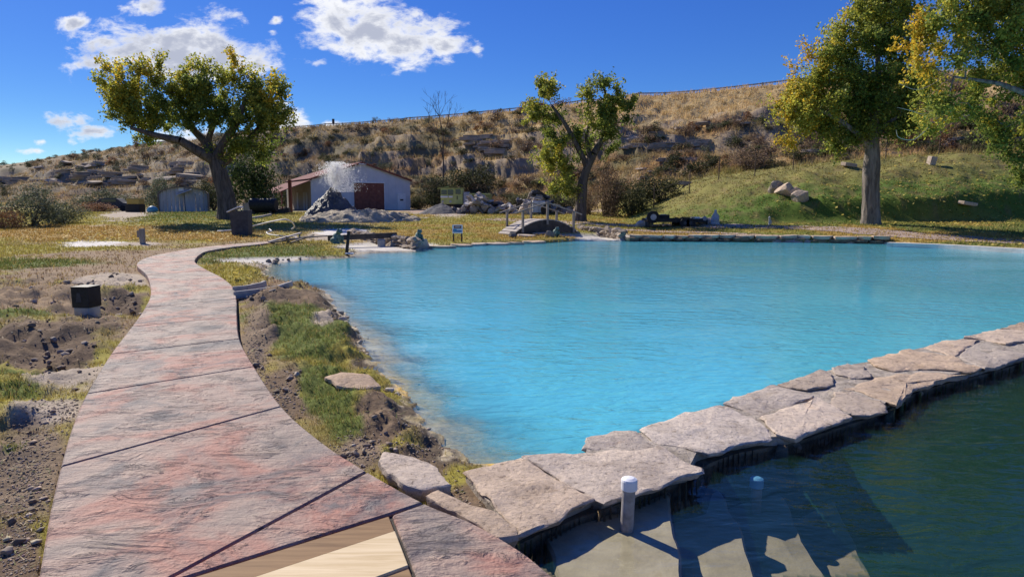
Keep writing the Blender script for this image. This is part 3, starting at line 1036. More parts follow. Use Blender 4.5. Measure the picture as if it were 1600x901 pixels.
# ------------------------------------------------------------------ the ground: one sheet, finer where it is looked at
def build_ground():
    fine = np.radians(np.linspace(-47, 47, 700))
    coarse = np.radians(np.linspace(47, 313, 70))[1:-1]
    ang = np.concatenate([fine, coarse])
    na = len(ang)
    rad = np.concatenate([[0.25, 0.6, 1.0], np.geomspace(1.4, 420, 640), [500, 700, 1100, 2000, 4000]])
    nr = len(rad)
    A, Rr = np.meshgrid(ang, rad)
    X = (np.sin(A) * Rr).ravel()
    Y = (np.cos(A) * Rr).ravel()
    Z = ground_z(X, Y)
    col, _ = ground_col(X, Y)
    i = np.arange(nr - 1)[:, None] * na
    j = np.arange(na)[None, :]
    jn = (j + 1) % na
    f = np.stack([i + j, i + na + j, i + na + jn, i + jn], -1).reshape(-1, 4)[:, ::-1]
    V = np.stack([X, Y, Z], 1)
    n0 = len(V)
    me = mesh_np('ground', V, f, col, smooth=True)
    o = link('ground', me, M['earth'])
    tag(o, 'grassy and bare ground rising into a dry shrubby hillside', 'ground', kind='structure')
    # centre cap
    cap = MB()
    cap.add([(math.sin(a) * 0.26, math.cos(a) * 0.26, float(ground_z(np.array([0.]), np.array([0.2]))[0])) for a in np.radians(np.arange(0, 360, 30))], [tuple(range(12))[::-1]])
    # water sheets share the layout of the ground
    for nm, poly, wz, mt, lab, ex in (('blue_pool_water', blue_poly, WB, M['bluewater'], 'milky turquoise water of the large spring pool', 0.30),
                                      ('dark_pool_water', dark_poly, WD, M['darkwater'], 'dark clear green water of the near pool below the wall', 0.12)):
        s = sdist(poly, X, Y)
        ok = (s < ex)
        keep = ok[f].all(1)
        ff = f[keep]
        used = np.unique(ff)
        remap = np.full(n0, -1)
        remap[used] = np.arange(len(used))
        v = V[used].copy()
        dep = np.clip(wz - v[:, 2], 0, 5)
        v[:, 2] = wz
        if nm == 'dark_pool_water':
            dep = np.clip(-s[used] * 3.0, 0, 1.4)
            for poly_s, zt in STEPS:
                ss = sdist(poly_s, v[:, 0], v[:, 1])
                dep = np.where(ss < 0.0, np.minimum(dep, wz - zt), dep)
        w = link(nm, mesh_np(nm, v, remap[ff], None, True, {'depth': dep}), mt)
        tag(w, lab, 'water', kind='structure')


# submerged steps of the near pool: outlines and tops
def _st(pts, z):
    return [P2(x, y, z) for x, y in pts]


STEPS = [(_st([(850, 833), (905, 812), (960, 780), (1045, 755), (1050, 800), (1056, 840), (1068, 901), (1085, 980), (900, 980), (872, 903)], -0.19), -0.19),
         (_st([(1040, 740), (1105, 715), (1139, 790), (1163, 835), (1178, 901), (1200, 990), (1060, 990), (1050, 850)], -0.33), -0.33),
         (_st([(1105, 712), (1185, 690), (1232, 790), (1255, 846), (1293, 901), (1350, 985), (1180, 990), (1150, 850)], -0.47), -0.47),
         (_st([(1180, 690), (1250, 672), (1307, 790), (1337, 852), (1364, 901), (1420, 985), (1320, 985), (1240, 850)], -0.61), -0.61)]
build_ground()


def build_steps():
    root = empty('pool_steps', (*P2(980, 850, -0.19), -1.7), 'submerged concrete steps going down from a sunlit landing into the dark pool', 'steps')
    bx, by, bz = root.location
    for k, (poly, z) in enumerate(STEPS):
        # keep each step clear of its upper neighbour
        den = []
        for p, q in zip(poly, poly[1:] + poly[:1]):
            n = max(1, int(math.dist(p, q) / 0.06))
            for j in range(n):
                x, y = p[0] + (q[0] - p[0]) * j / n, p[1] + (q[1] - p[1]) * j / n
                x += mnoise.noise(Vector((x * 5, y * 5, k))) * 0.022
                y += mnoise.noise(Vector((x * 5, y * 5, k + 9))) * 0.022
                den.append((x - bx, y - by))
        b = MB().prism(den, 0.0 + 0.003 * k, z - bz)
        b.obj('step', M['concrete'], root, bevel=0.016)


build_steps()

# ------------------------------------------------------------------ the path
def prism_poly(poly, z0, z1, bevel):
    return MB().prism([tuple(p) for p in poly], z0, z1).mesh('slab', bevel)


def cut_line(line, q):
    d = np.hypot(line[:, 0] - q[0], line[:, 1] - q[1])
    return int(np.argmin(d))


def build_path():
    root = bpy.data.objects.new('footpath', None)
    C.objects.link(root)
    tag(root, 'curving stamped concrete footpath tinted pink and grey', 'path', kind='structure')
    joints = [((93, 729), (441, 634)), ((134, 615), (398, 572)), ((172, 553), (375, 529)), ((205, 510), (371, 494)), ((226, 480), (370, 467)), ((235, 457), (364, 447)),
              ((229, 430), (325, 422)), ((213, 413), (306, 407)), ((240, 400), (313, 397)), ((300, 388), (350, 388)), ((345, 383), (392, 383)), ((420, 377), (430, 378.5))]
    idx = [(cut_line(LW, P2(*a)), cut_line(RW, P2(*b))) for a, b in joints]
    polys = []
    # slab next to the camera's joint
    l0, r0 = idx[0]
    i575 = cut_line(RW, P2(575, 735))
    i664 = cut_line(RW, P2(664, 784))
    jA = np.array(P2(575, 735))
    jB = np.array(P2(267, 901))
    dj = jB - jA
    jl = jA + dj * 1.38
    iL = cut_line(LW, jl)
    polys.append(np.vstack([LW[iL:l0 + 1], RW[i575:r0 + 1][::-1], [jl]]))
    for (la, ra), (lb, rb) in zip(idx[:-1], idx[1:]):
        polys.append(np.vstack([LW[la:lb + 1], RW[ra:rb + 1][::-1]]))
    # wedge between the joint and the boards
    pa, pb = np.array(P2(607, 803)), np.array(P2(291, 901))
    polys.append(np.vstack([RW[i664:i575 + 1][::-1], [pa], [pb + (pb - pa) * 0.05], [jA + dj * 1.06]]))
    pe = np.array(P2(650, 915))
    pe2 = pa + (pe - pa) * 1.9
    polys.append(np.vstack([[pa + np.array((0.012, 0))], RW[1:i664 + 1][::-1], [RW[0]], [(0.9, 1.2)], [pe2 + np.array((0.012, 0))]]))

    def shrink(p, d):
        p = np.asarray(p)
        keep = [0]
        for i in range(1, len(p)):
            if np.hypot(*(p[i] - p[keep[-1]])) > 0.02:
                keep.append(i)
        if np.hypot(*(p[keep[-1]] - p[0])) < 0.02:
            keep.pop()
        p = p[keep]
        area = sum(p[i][0] * p[(i + 1) % len(p)][1] - p[(i + 1) % len(p)][0] * p[i][1] for i in range(len(p)))
        s = 1 if area > 0 else -1
        out = []
        for i in range(len(p)):
            a, b, c = p[i - 1], p[i], p[(i + 1) % len(p)]
            e1 = (b - a) / (np.hypot(*(b - a)) + 1e-9)
            e2 = (c - b) / (np.hypot(*(c - b)) + 1e-9)
            n1 = np.array((-e1[1], e1[0])) * s
            n2 = np.array((-e2[1], e2[0])) * s
            n = n1 + n2
            ln = np.hypot(*n)
            n = n / ln if ln > 0.3 else n1
            k = 1 / max(0.6, float(np.dot(n, n1)))
            out.append(b + n * d * k)
        return np.array(out)
    for i, p in enumerate(polys):
        o = link('path_slab', prism_poly(shrink(p, 0.007), -0.13, 0.0 + R.uniform(-0.002, 0.002), 0.010), M['stamped'], root)
    jb = MB()
    jb.prism([tuple(q) for q in shrink(path_poly[::3], 0.06)], -0.14, -0.022)
    jb.obj('joint_bed', M['joint'], root)
    # boards let into the path
    hr = empty('board_cover', (pa[0], pa[1], -0.12), 'three wooden boards let into the concrete path in the foreground', 'boards')
    dirv = (pb - pa) / np.hypot(*(pb - pa))
    down = (pe - pa) / np.hypot(*(pe - pa))
    wA = np.hypot(*(np.array(P2(614, 829)) - pa))
    wB_ = np.hypot(*(np.array(P2(640, 885)) - pa))
    ang = math.atan2(dirv[1], dirv[0])
    for k, (s0, s1, mt, zt) in enumerate([(0.012, wA - 0.004, 'plank_brown', -0.004), (wA + 0.008, wB_ - 0.006, 'plank_pale', 0.006), (wB_ + 0.006, wB_ + wA * 1.0, 'plank_brown', -0.002), (wB_ + wA + 0.01, wB_ + 0.40, 'plank_pale', 0.004)]):
        q = [pa + down * s0 + dirv * 0.0, pa + down * s0 + dirv * 2.2, pa + down * s1 + dirv * 2.2, pa + down * s1 + dirv * 0.0]
        MB().prism([tuple(v - pa) for v in q], 0.0, zt + 0.12).obj('plank', M[mt], hr, bevel=0.004)


build_path()


# ------------------------------------------------------------------ stones
def stone_mesh(poly, ztop, thick, seed, rough=0.012, dome=0.01, edge=0.03, step=0.07, local=None):
    """a flat stone with an uneven outline and top"""
    rr = random.Random(seed)
    pts = []
    n = len(poly)
    a = sum(poly[i][0] * poly[(i + 1) % n][1] - poly[(i + 1) % n][0] * poly[i][1] for i in range(n))
    if a < 0:
        poly = poly[::-1]
    for i in range(n):
        p, q = np.array(poly[i]), np.array(poly[(i + 1) % n])
        ln = np.hypot(*(q - p))
        k = max(1, int(ln / step))
        for j in range(k):
            b = p + (q - p) * j / k
            nv = np.array((q[1] - p[1], p[0] - q[0])) / (ln + 1e-9)
            b = b + nv * (mnoise.noise(Vector((b[0] * 6 + seed, b[1] * 6, 1.3))) * rough * 1.6)
            pts.append(b)
    pts = np.array(pts)
    c = pts.mean(0)
    m = len(pts)
    rings = []
    L = np.hypot(*(pts - c).T)

    def ring(shr, z, jit):
        out = []
        for i in range(m):
            f = max(0.0, 1 - shr / max(L[i], 1e-3)) if shr < 1 else 0
            p = c + (pts[i] - c) * f
            zz = z + mnoise.noise(Vector((p[0] * 4.1, p[1] * 4.1, seed * 0.37))) * jit + mnoise.noise(Vector((p[0] * 13, p[1] * 13, seed))) * jit * 0.4
            out.append((p[0], p[1], zz))
        return out

    def chip(rg, a):
        return [(x + rr.uniform(-a, a), y + rr.uniform(-a, a), z + rr.uniform(-a, a) * 0.6) for x, y, z in rg]

    def ringf(f, z, jit):
        out = []
        for i in range(m):
            p = c + (pts[i] - c) * f
            zz = z + mnoise.noise(Vector((p[0] * 4.1, p[1] * 4.1, seed * 0.37))) * jit + mnoise.noise(Vector((p[0] * 13, p[1] * 13, seed))) * jit * 0.4
            out.append((p[0], p[1], zz))
        return out
    rings.append(ring(edge * 1.3, ztop - thick, rough))
    rings.append(chip(ring(edge * 0.5, ztop - thick * 0.60, rough), 0.010))
    rings.append(chip(ring(0.0, ztop - thick * 0.28, rough), 0.008))
    rings.append(chip(ring(edge * 0.15, ztop - edge * 0.22, rough * 0.9), 0.005))
    rings.append(ring(edge * 0.5, ztop - edge * 0.05, rough))
    for f in (0.72, 0.5, 0.28):
        rings.append(ringf(f, ztop + dome * (1 - f), rough))
    vs = [v for r in rings for v in r]
    fs = []
    for i in range(len(rings) - 1):
        for k in range(m):
            fs.append((i * m + k, i * m + (k + 1) % m, (i + 1) * m + (k + 1) % m, (i + 1) * m + k))
    vs.append((c[0], c[1], ztop + dome))
    t = len(vs) - 1
    b0 = (len(rings) - 1) * m
    for k in range(m):
        fs.append((b0 + k, b0 + (k + 1) % m, t))
    fs.append(tuple(range(m))[::-1])
    if local is not None:
        vs = [(v[0] - local[0], v[1] - local[1], v[2] - local[2]) for v in vs]
    me = bpy.data.meshes.new('stone')
    me.from_pydata(vs, [], fs)
    for p in me.polygons:
        p.use_smooth = True
    me.update()
    me.set_sharp_from_angle(angle=math.radians(28))
    return me


CAPS = [[(726, 735), (814, 717), (852, 738), (928, 779), (870, 811), (812, 839), (790, 810), (758, 775)],
        [(818, 716), (905, 707), (950, 704), (990, 706), (1032, 699), (1097, 733), (1094, 738), (1040, 751), (990, 770), (945, 785), (931, 778), (856, 737)],
        [(911, 697), (916, 683), (960, 669), (994, 674), (1028, 696), (990, 703), (950, 701)],
        [(1000, 670), (1040, 654), (1125, 632), (1178, 650), (1206, 676), (1204, 682), (1150, 694), (1108, 708), (1062, 696), (1033, 692)],
        [(1130, 630), (1146, 620), (1210, 602), (1258, 612), (1273, 618), (1230, 634), (1185, 647)],
        [(1190, 651), (1235, 636), (1276, 621), (1300, 633), (1329, 651), (1284, 668), (1241, 685), (1212, 679)],
        [(1214, 600), (1284, 578), (1302, 585), (1304, 601), (1262, 610)],
        [(1308, 613), (1331, 611), (1378, 626), (1384, 640), (1357, 644), (1331, 643), (1294, 630)],
        [(1298, 576), (1322, 567), (1351, 573), (1361, 590), (1330, 590), (1307, 583)],
        [(1312, 606), (1345, 598), (1370, 589), (1440, 579), (1512, 583), (1470, 592), (1425, 610), (1400, 631), (1385, 624), (1335, 608)],
        [(1354, 563), (1380, 555), (1402, 552), (1420, 545), (1493, 558), (1533, 577), (1514, 580), (1440, 576), (1396, 579), (1366, 572)],
        [(1443, 542), (1475, 532), (1530, 531), (1510, 543), (1491, 555)],
        [(1498, 557), (1513, 545), (1570, 542), (1612, 551), (1600, 558), (1562, 570), (1538, 574)],
        [(1506, 527), (1557, 515), (1610, 518), (1625, 530), (1570, 538), (1536, 530)],
        [(1563, 512), (1600, 503), (1680, 486), (1700, 500), (1640, 514), (1612, 516)],
        [(1618, 552), (1630, 532), (1700, 503), (1740, 508), (1700, 524), (1650, 542)],
        [(1690, 485), (1760, 470), (1800, 466), (1798, 498), (1745, 506), (1706, 499)]]


def build_wall():
    c = P(1100, 690, -1.7)
    root = empty('stone_wall', c, 'low limestone wall capped with flat slabs between blue pool and dark pool', 'wall')
    core = [tuple(p) for p in wall_poly]
    # the core sits a little inside the overhanging caps
    cen = np.array(core)
    b = MB()
    n = len(wall_back)
    wb = np.array(wall_back)
    wf = np.array(wall_front)

    def inward(line, other, d):
        out = []
        for p in line:
            o = other[np.argmin(np.hypot(*(other - p).T))]
            v = o - p
            out.append(p + v / (np.hypot(*v) + 1e-9) * d)
        return np.array(out)
    den = []
    for p, q in zip(wf[:-1], wf[1:]):
        k = max(1, int(np.hypot(*(q - p)) / 0.08))
        den += [p + (q - p) * j / k for j in range(k)]
    den = np.array(den + [wf[-1]])
    for _ in range(14):
        den[1:-1] = (den[:-2] + den[1:-1] + den[2:]) / 3
    wbi, wfi = inward(wb, wf, 0.02), inward(den, wb, 0.07)
    poly = np.vstack([wbi, wfi[::-1]]) - np.array(c[:2])
    b.prism([tuple(p) for p in poly], 0.0, ZC - 0.085 - c[2])
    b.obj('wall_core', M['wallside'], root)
    poly2 = np.vstack([inward(wb, wf, 0.03), inward(wf, wb, 0.10)[::-1]]) - np.array(c[:2])
    b = MB().prism([tuple(p) for p in poly2], ZC - 0.084 - c[2], ZC - 0.014 - c[2])
    b.obj('mortar_bed', M['mortar'], root)
    for i, cp in enumerate(CAPS):
        poly = np.array([P2(x, y, ZC) for x, y in cp])
        cc = poly.mean(0)
        dd = np.hypot(*(poly - cc).T)[:, None]
        poly = [tuple(p) for p in cc + (poly - cc) * (1 + 0.006 / dd)]
        me = stone_mesh(poly, ZC + R.uniform(-0.004, 0.014), 0.048, 11 + i, 0.022, 0.004, 0.030, 0.045, c)
        link('capstone', me, M['limestone'], root)
    # rubble of the shaded face
    rr = random.Random(3)
    for i in range(len(wall_front) - 1):
        p, q = np.array(wall_front[i]), np.array(wall_front[i + 1])
        ln = np.hypot(*(q - p))
        k = max(1, int(ln / 0.35))
        for j in range(k):
            w = p + (q - p) * (j + 0.5) / k
            o = wb[np.argmin(np.hypot(*(wb - w).T))]
            v = (o - w) / np.hypot(*(o - w))
            w = w + v * 0.15
            s = rr.uniform(0.13, 0.2)
            me = rock_mesh(900 + i * 7 + j, 2)
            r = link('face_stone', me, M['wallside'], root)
            r.location = (w[0] - c[0], w[1] - c[1], -0.20 - c[2] + rr.uniform(-0.03, 0.02))
            r.scale = (s, s, 0.11)
            r.rotation_euler = (0, 0, rr.uniform(0, 6))


_rocks = {}


def rock_mesh(seed, sub=2, facet=True):
    """an angular boulder, about one unit across"""
    key = (seed % 12, sub)
    if key in _rocks:
        return _rocks[key]
    bm = bmesh.new()
    bmesh.ops.create_icosphere(bm, subdivisions=3, radius=0.62)
    rr = random.Random(seed % 12)
    planes = []
    for _ in range(15):
        n = Vector((rr.uniform(-1, 1), rr.uniform(-1, 1), rr.uniform(-1, 1))).normalized()
        planes.append((n, rr.uniform(0.30, 0.50)))
    for v in bm.verts:
        for n, d in planes:
            k = v.co.dot(n) - d
            if k > 0:
                v.co -= n * k
        v.co += v.co.normalized() * mnoise.noise(v.co * 5 + Vector((seed % 12, 0, 0))) * 0.035
    me = bpy.data.meshes.new('rock')
    bm.to_mesh(me)
    bm.free()
    _rocks[key] = me
    return me


build_wall()


def loose(px, z, thick, label, seed, name='flat_stone', m='limestone', tilt=(0, 0)):
    poly = [P2(x, y, z) for x, y in px]
    c = np.mean(poly, 0)
    me = stone_mesh(poly, thick, thick, seed, 0.016, 0.004, 0.03, 0.04, (c[0], c[1], 0))
    o = link(name, me, M[m])
    o.location = (c[0], c[1], z - thick)
    o.rotation_euler = (tilt[0], tilt[1], 0)
    tag(o, label, 'stone', 'loose slabs beside the path')
    return o


loose([(590, 718), (600, 704), (650, 714), (683, 725), (706, 757), (661, 764), (637, 758), (600, 736)], 0.0, 0.13, 'squarish loose limestone slab lying between path edge and pool corner', 51)
loose([(665, 772), (681, 762), (784, 804), (809, 822), (806, 832), (779, 838), (720, 806)], 0.0, 0.12, 'long narrow limestone slab wedged along the path edge by the wall', 52)
loose([(508, 588), (531, 582), (577, 584), (594, 599), (562, 605), (526, 600)], 0.0, 0.09, 'pale flat slab lying in the grass at the pool bank', 53, tilt=(0.03, 0.02))


# ------------------------------------------------------------------ pipes
def pipe(px, py, zbase, ztop, r, label, capm, lean=0.0):
    b = P(px, py, zbase)
    root = empty('standpipe', b, label, 'pipe', 'capped pipes in the near pool')
    h = ztop - zbase
    MB().tube([(0, 0, 0), (lean * h * 0.5, 0, h * 0.5), (lean * h, 0, h - 0.012)], r, 20).obj('pipe', M['pvc'], root, smooth=False)
    k = MB().lathe([(r * 1.22, 0), (r * 1.24, 0.004), (r * 1.24, 0.050), (r * 1.16, 0.060), (r * 0.7, 0.068), (r * 0.15, 0.070)], (lean * h, 0, h - 0.05), 20).obj('cap', M[capm], root, smooth=False)
    for j in range(10):
        a = 2 * math.pi * j / 10
        MB().box((lean * h + math.cos(a) * r * 1.25, math.sin(a) * r * 1.25, h - 0.024), (0.006, 0.006, 0.03), a).obj('grip_rib', M[capm], k) if False else None


pipe(979, 828, -0.19, 0.105, 0.037, 'white capped plastic pipe standing on the sunlit landing', 'cap', 0.03)
pipe(1180, 800, -0.47, -0.235, 0.037, 'submerged pipe with pale blue cap under the dark water', 'capblue')

# ------------------------------------------------------------------ small things along the path
def utility_box():
    x, y = P2(124, 487, -0.02)
    z = gz(x, y) - 0.05
    h0 = P(124, 487, -0.02)
    root = empty('utility_box', (x, y, z), 'black square box on a pale concrete block in dug soil by the path', 'box', rz=-0.10)
    MB().box((0, 0.17, 0.09), (0.25, 0.26, 0.20)).obj('block', M['concrete_grey'], root, bevel=0.01)
    b = MB().box((0, 0.17, 0.345), (0.285, 0.28, 0.31)).obj('housing', M['black'], root, bevel=0.008)
    MB().box((0, 0.17, 0.507), (0.295, 0.29, 0.012)).obj('lid', M['black'], root, bevel=0.003)
    MB().add([(-0.065, 0.026, 0.28), (0.03, 0.026, 0.28), (0.01, 0.026, 0.42), (-0.04, 0.026, 0.42)], [(0, 1, 2, 3)]).obj('faded_mark', M['darkgrey'], root)


utility_box()


def gutter(pts, label):
    """a concrete channel strip across the bank, curved up at its end"""
    w = [P(x, y, z) for x, y, z in pts]
    base = (w[0][0], w[0][1], min(v[2] for v in w) - 0.14)
    b = MB()
    q = [(v[0] - base[0], v[1] - base[1], v[2] - base[2]) for v in w]
    for i in range(len(q) - 1):
        b.beam(q[i], q[i + 1], 0.05, 0.13)
    o = b.obj('kerb_board', M['concrete_grey'], None, bevel=0.004)
    o.location = base
    tag(o, label, 'kerb', 'two channel kerbs beside the path')


gutter([(364, 453, 0.0), (385, 451, 0.0), (408, 446, 0.0), (415, 443, 0.02)], 'short grey channel kerb nearer the grass, running from path to pool')
gutter([(366, 461, 0.0), (400, 457, 0.0), (432, 452, 0.01), (456, 444, 0.04)], 'longer grey channel kerb running from path to the pool edge')


def post(px, py0, py1, Y, w, mat, label, name='post', extra=None):
    a = PY(px, py1, Y)
    z0 = gz(a[0], a[1]) - 0.05
    h = PY(px, py0, Y)[2] - z0
    root = empty(name, (a[0], a[1], z0), label, 'post')
    MB().box((0, 0, h / 2), (w, w, h)).obj('shaft', M[mat], root, bevel=0.01)
    if extra:
        extra(root, h)
    return root


post(223, 357, 379, P(223, 379, 0)[1], 0.17, 'oldwood', 'short weathered wooden post standing in the autumn grass', 'wooden_post',
     lambda r, h: MB().box((-0.03, -0.02, h - 0.22), (0.30, 0.10, 0.28)).obj('plate', M['oldwood'], r, bevel=0.01))


def bin_box():
    Y = 33.0
    a = PY(378, 353, Y)
    z = gz(a[0], a[1]) - 0.03
    root = empty('waste_bin', (a[0], a[1], z), 'dark grey tilted bin with slanting white lid below the big left tree', 'bin', rz=0.1)
    h = PY(378, 328, Y)[2] - z
    b = MB()
    vs = [(-.40, -.35, 0), (.38, -.35, 0), (.40, .35, 0), (-.36, .35, 0), (-.45, -.4, h * 0.93), (.42, -.4, h), (.42, .4, h), (-.45, .4, h * 0.93)]
    b.add(vs, [(0, 3, 2, 1), (4, 5, 6, 7), (0, 1, 5, 4), (1, 2, 6, 5), (2, 3, 7, 6), (3, 0, 4, 7)])
    b.obj('body', M['darkgrey'], root, bevel=0.02)
    MB().box((-0.27, -0.05, h * 1.0 + 0.03), (0.62, 0.85, 0.05), 0, 0, -0.42).obj('lid', M['white'], root, bevel=0.01)


bin_box()


def hose(pts, Y, r, label):
    w = []
    for i, (x, y, dz) in enumerate(pts):
        p = P(x, y, 0.05 + dz)
        g = gz(p[0], p[1])
        p = P(x, y, g + r + dz)
        w.append(p)
    sm = smooth_line(w, 5)
    b0 = w[0]
    o = MB().tube([(p[0] - b0[0], p[1] - b0[1], p[2] - b0[2] + r) for p in sm], r, 8).obj('hose', M['hose'], None, smooth=True)
    o.location = (b0[0], b0[1], b0[2] - r)
    tag(o, label, 'hose', 'white hoses on the grass')


hose([(340, 361, 0), (352, 360.5, 0), (375, 358, 0), (400, 352, 0.05), (425, 346, 0.2), (445, 343, 0.3), (456, 347, 0.3), (460, 354, 0.1), (456, 358, 0.0)], 30, 0.038, 'long white hose arching over the grass beside the dark bin')
hose([(421, 358, 0), (424, 361, 0), (417, 363, 0), (420, 366, 0), (432, 368, 0), (448, 369, 0), (462, 370, 0)], 28, 0.034, 'shorter white hose curling on the grass towards the lumber pile')


def lumber():
    a = P(448, 374, -0.05)
    z = gz(a[0], a[1])
    root = empty('lumber_pile', (a[0], a[1], z), 'heap of old boards and planks at the end of the path', 'lumber')
    for (x0, y0, z0, x1, y1, z1, w, h, m) in [(420, 379, 0.05, 470, 365, 0.35, 0.16, 0.05, 'bridgewood'), (425, 380, 0.05, 482, 371, 0.15, 0.14, 0.05, 'dirtwood'), (440, 376, 0.1, 500, 370, 0.22, 0.12, 0.06, 'oldwood'),
                                              (455, 380, 0.02, 490, 368, 0.30, 0.2, 0.04, 'dirtwood'), (470, 372, 0.25, 520, 369, 0.25, 0.18, 0.05, 'oldwood'), (448, 371, 0.25, 451, 379, 0.02, 0.10, 0.05, 'bridgewood'), (462, 370, 0.2, 465, 378, 0.02, 0.10, 0.05, 'bridgewood')]:
        p, q = P(x0, y0, z + z0), P(x1, y1, z + z1)
        MB().beam((p[0] - a[0], p[1] - a[1], z0 + 0.03), (q[0] - a[0], q[1] - a[1], z1 + 0.03), w, h).obj('board', M[m], root, bevel=0.005)


lumber()


def beam_and_post():
    a, b = PY(512, 372, 26.3), PY(620, 367, 27.3)
    c = [(a[i] + b[i]) / 2 for i in range(3)]
    o = MB().beam([a[i] - c[i] for i in range(3)], [b[i] - c[i] for i in range(3)], 0.16, 0.21).obj('timber_beam', M['dirtwood'], None, bevel=0.01)
    o.location = c
    tag(o, 'dark timber beam laid across the pale inlet channel', 'beam')
    for k, (px) in enumerate((596, 617)):
        t = PY(px, 369, 27.0)
        zb = gz(t[0], t[1]) - 0.05
        p = MB().box((0, 0, (t[2] - 0.12 - zb) / 2), (0.30, 0.24, t[2] - 0.12 - zb)).obj('stone_pier', M['concrete_grey'], None, bevel=0.03)
        p.location = (t[0], t[1], zb)
        tag(p, ['grey stone pier under the middle of the timber beam', 'grey stone pier under the right end of the timber beam'][k], 'pier', 'piers under the beam')
    q = PY(541, 402, 22.6)
    zt = PY(545, 361, 22.6)[2]
    zb = gz(q[0], q[1]) - 0.1
    r = empty('iron_post', (q[0], q[1], zb), 'thin dark iron post leaning at the pool edge beside the beam', 'post')
    MB().beam((0, 0, 0), (0.12, 0.0, zt - zb), 0.09, 0.09).obj('shaft', M['black'], r)
    MB().box((0.14, -0.1, 0.14), (0.26, 0.2, 0.04)).obj('foot_plate', M['white'], r, bevel=0.005)


beam_and_post()


# ------------------------------------------------------------------ rounded bodies
def blob(name, parts, mat, parent=None, vox=0.03, loc=None):
    """one continuous skin over ellipsoids: (x, y, z, rx, ry, rz, [tilt])"""
    bm = bmesh.new()
    from mathutils import Matrix, Euler
    for p in parts:
        e = Euler(p[6]).to_matrix().to_4x4() if len(p) > 6 else Matrix()
        mt = Matrix.Translation(p[:3]) @ e @ Matrix.Diagonal((p[3], p[4], p[5], 1))
        bmesh.ops.create_icosphere(bm, subdivisions=3, radius=1.0, matrix=mt)
    me = bpy.data.meshes.new(name)
    bm.to_mesh(me)
    bm.free()
    o = link(name, me, mat, parent, loc)
    r = o.modifiers.new('skin', 'REMESH')
    r.mode = 'VOXEL'
    r.voxel_size = vox
    r.use_smooth_shade = True
    s = o.modifiers.new('smooth', 'SMOOTH')
    s.iterations = 3
    s.factor = 0.5
    return o


def frog(px, py, Y, s, rz, label):
    a = PY(px, py, Y)
    z = gz(a[0], a[1])
    root = blob('frog_statue', [(0, 0, .34, .20, .24, .26, (-0.5, 0, 0)), (0, -.20, .62, .16, .17, .12), (0, -.33, .60, .11, .08, .07), (-.09, -.22, .74, .05, .05, .05), (.09, -.22, .74, .05, .05, .05),
                                (-.20, .05, .18, .10, .24, .16), (.20, .05, .18, .10, .24, .16), (-.24, -.14, .05, .08, .17, .05), (.24, -.14, .05, .08, .17, .05),
                                (-.15, -.26, .26, .055, .065, .22), (.15, -.26, .26, .055, .065, .22), (-.16, -.32, .04, .08, .10, .04), (.16, -.32, .04, .08, .10, .04), (0, .1, .08, .2, .2, .08)], M['bronze'], None, 0.028)
    root.location = (a[0], a[1], max(a[2], z) - 0.02)
    root.scale = (s, s, s)
    root.rotation_euler = (0, 0, rz)
    tag(root, label, 'statue', 'green frog statues round the pool')


def boulder(px, py, Y, w, h, label=None, m='sandstone', seed=1, group='boulders', dz=0.0, d=None, base=None):
    a = PY(px, py, Y)
    z = gz(a[0], a[1]) if base is None else base
    o = link('boulder', rock_mesh(seed, 3), M[m])
    o.location = (a[0], a[1], z + h * 0.32 + dz)
    o.scale = (w, d or w * 0.8, h)
    o.rotation_euler = (0, 0, seed * 1.7)
    if label:
        tag(o, label, 'rock', group)
    return o


boulder(652, 389, 26.2, 1.0, 0.62, 'rough dark boulder carrying a frog statue beside the pale channel', 'travertine', 4, base=-0.2)
frog(654, 376, 26.2, 0.62, 0.5, 'green frog statue perched on a boulder left of the small sign')
frog(527, 380, 25.5, 0.75, 0.9, 'dark green frog statue crouching under the timber beam')
frog(868, 369, 31.5, 0.60, 0.6, 'green frog statue in front of the footbridge arch')
boulder(858, 367, 31.2, 0.45, 0.35, 'round pale stone left of the frog by the footbridge', 'concrete_grey', 2)
boulder(800, 371, 31.0, 0.40, 0.36, 'small dark round stone on the lawn left of the footbridge', 'gravelpile', 7)
boulder(876, 376.5, 29.7, 0.6, 0.5, 'grey block at the pool edge below the bridge frog', 'concrete_grey', 5)


def figure(px, py, Y, h, label, kind):
    a = PY(px, py, Y)
    z = gz(a[0], a[1])
    if kind == 0:      # robed seated figure
        parts = [(0, 0, .20, .30, .26, .24), (0, 0, .48, .21, .19, .24), (0, 0, .70, .15, .13, .14), (0, -.02, .90, .09, .10, .115), (0, -.16, .34, .24, .14, .13), (-.19, -.05, .52, .07, .09, .2, (0.3, 0.25, 0)), (.19, -.05, .52, .07, .09, .2, (0.3, -0.25, 0)), (0, 0, .05, .36, .3, .06)]
    else:              # small standing animal-like figure on a base
        parts = [(0, 0, .06, .24, .2, .07), (0.05, .02, .32, .16, .15, .26), (-.02, 0, .60, .11, .11, .18), (-.05, -.03, .82, .11, .12, .11), (-.15, -.05, .79, .07, .06, .05), (-.02, 0, .95, .03, .03, .07), (.16, .04, .2, .1, .1, .14), (-.10, -.04, .3, .045, .05, .22)]
    o = blob('garden_statue', parts, M['statue'], None, 0.035)
    o.location = (a[0], a[1], z - 0.02)
    o.scale = (h, h, h)
    tag(o, label, 'statue', 'grey garden statues')


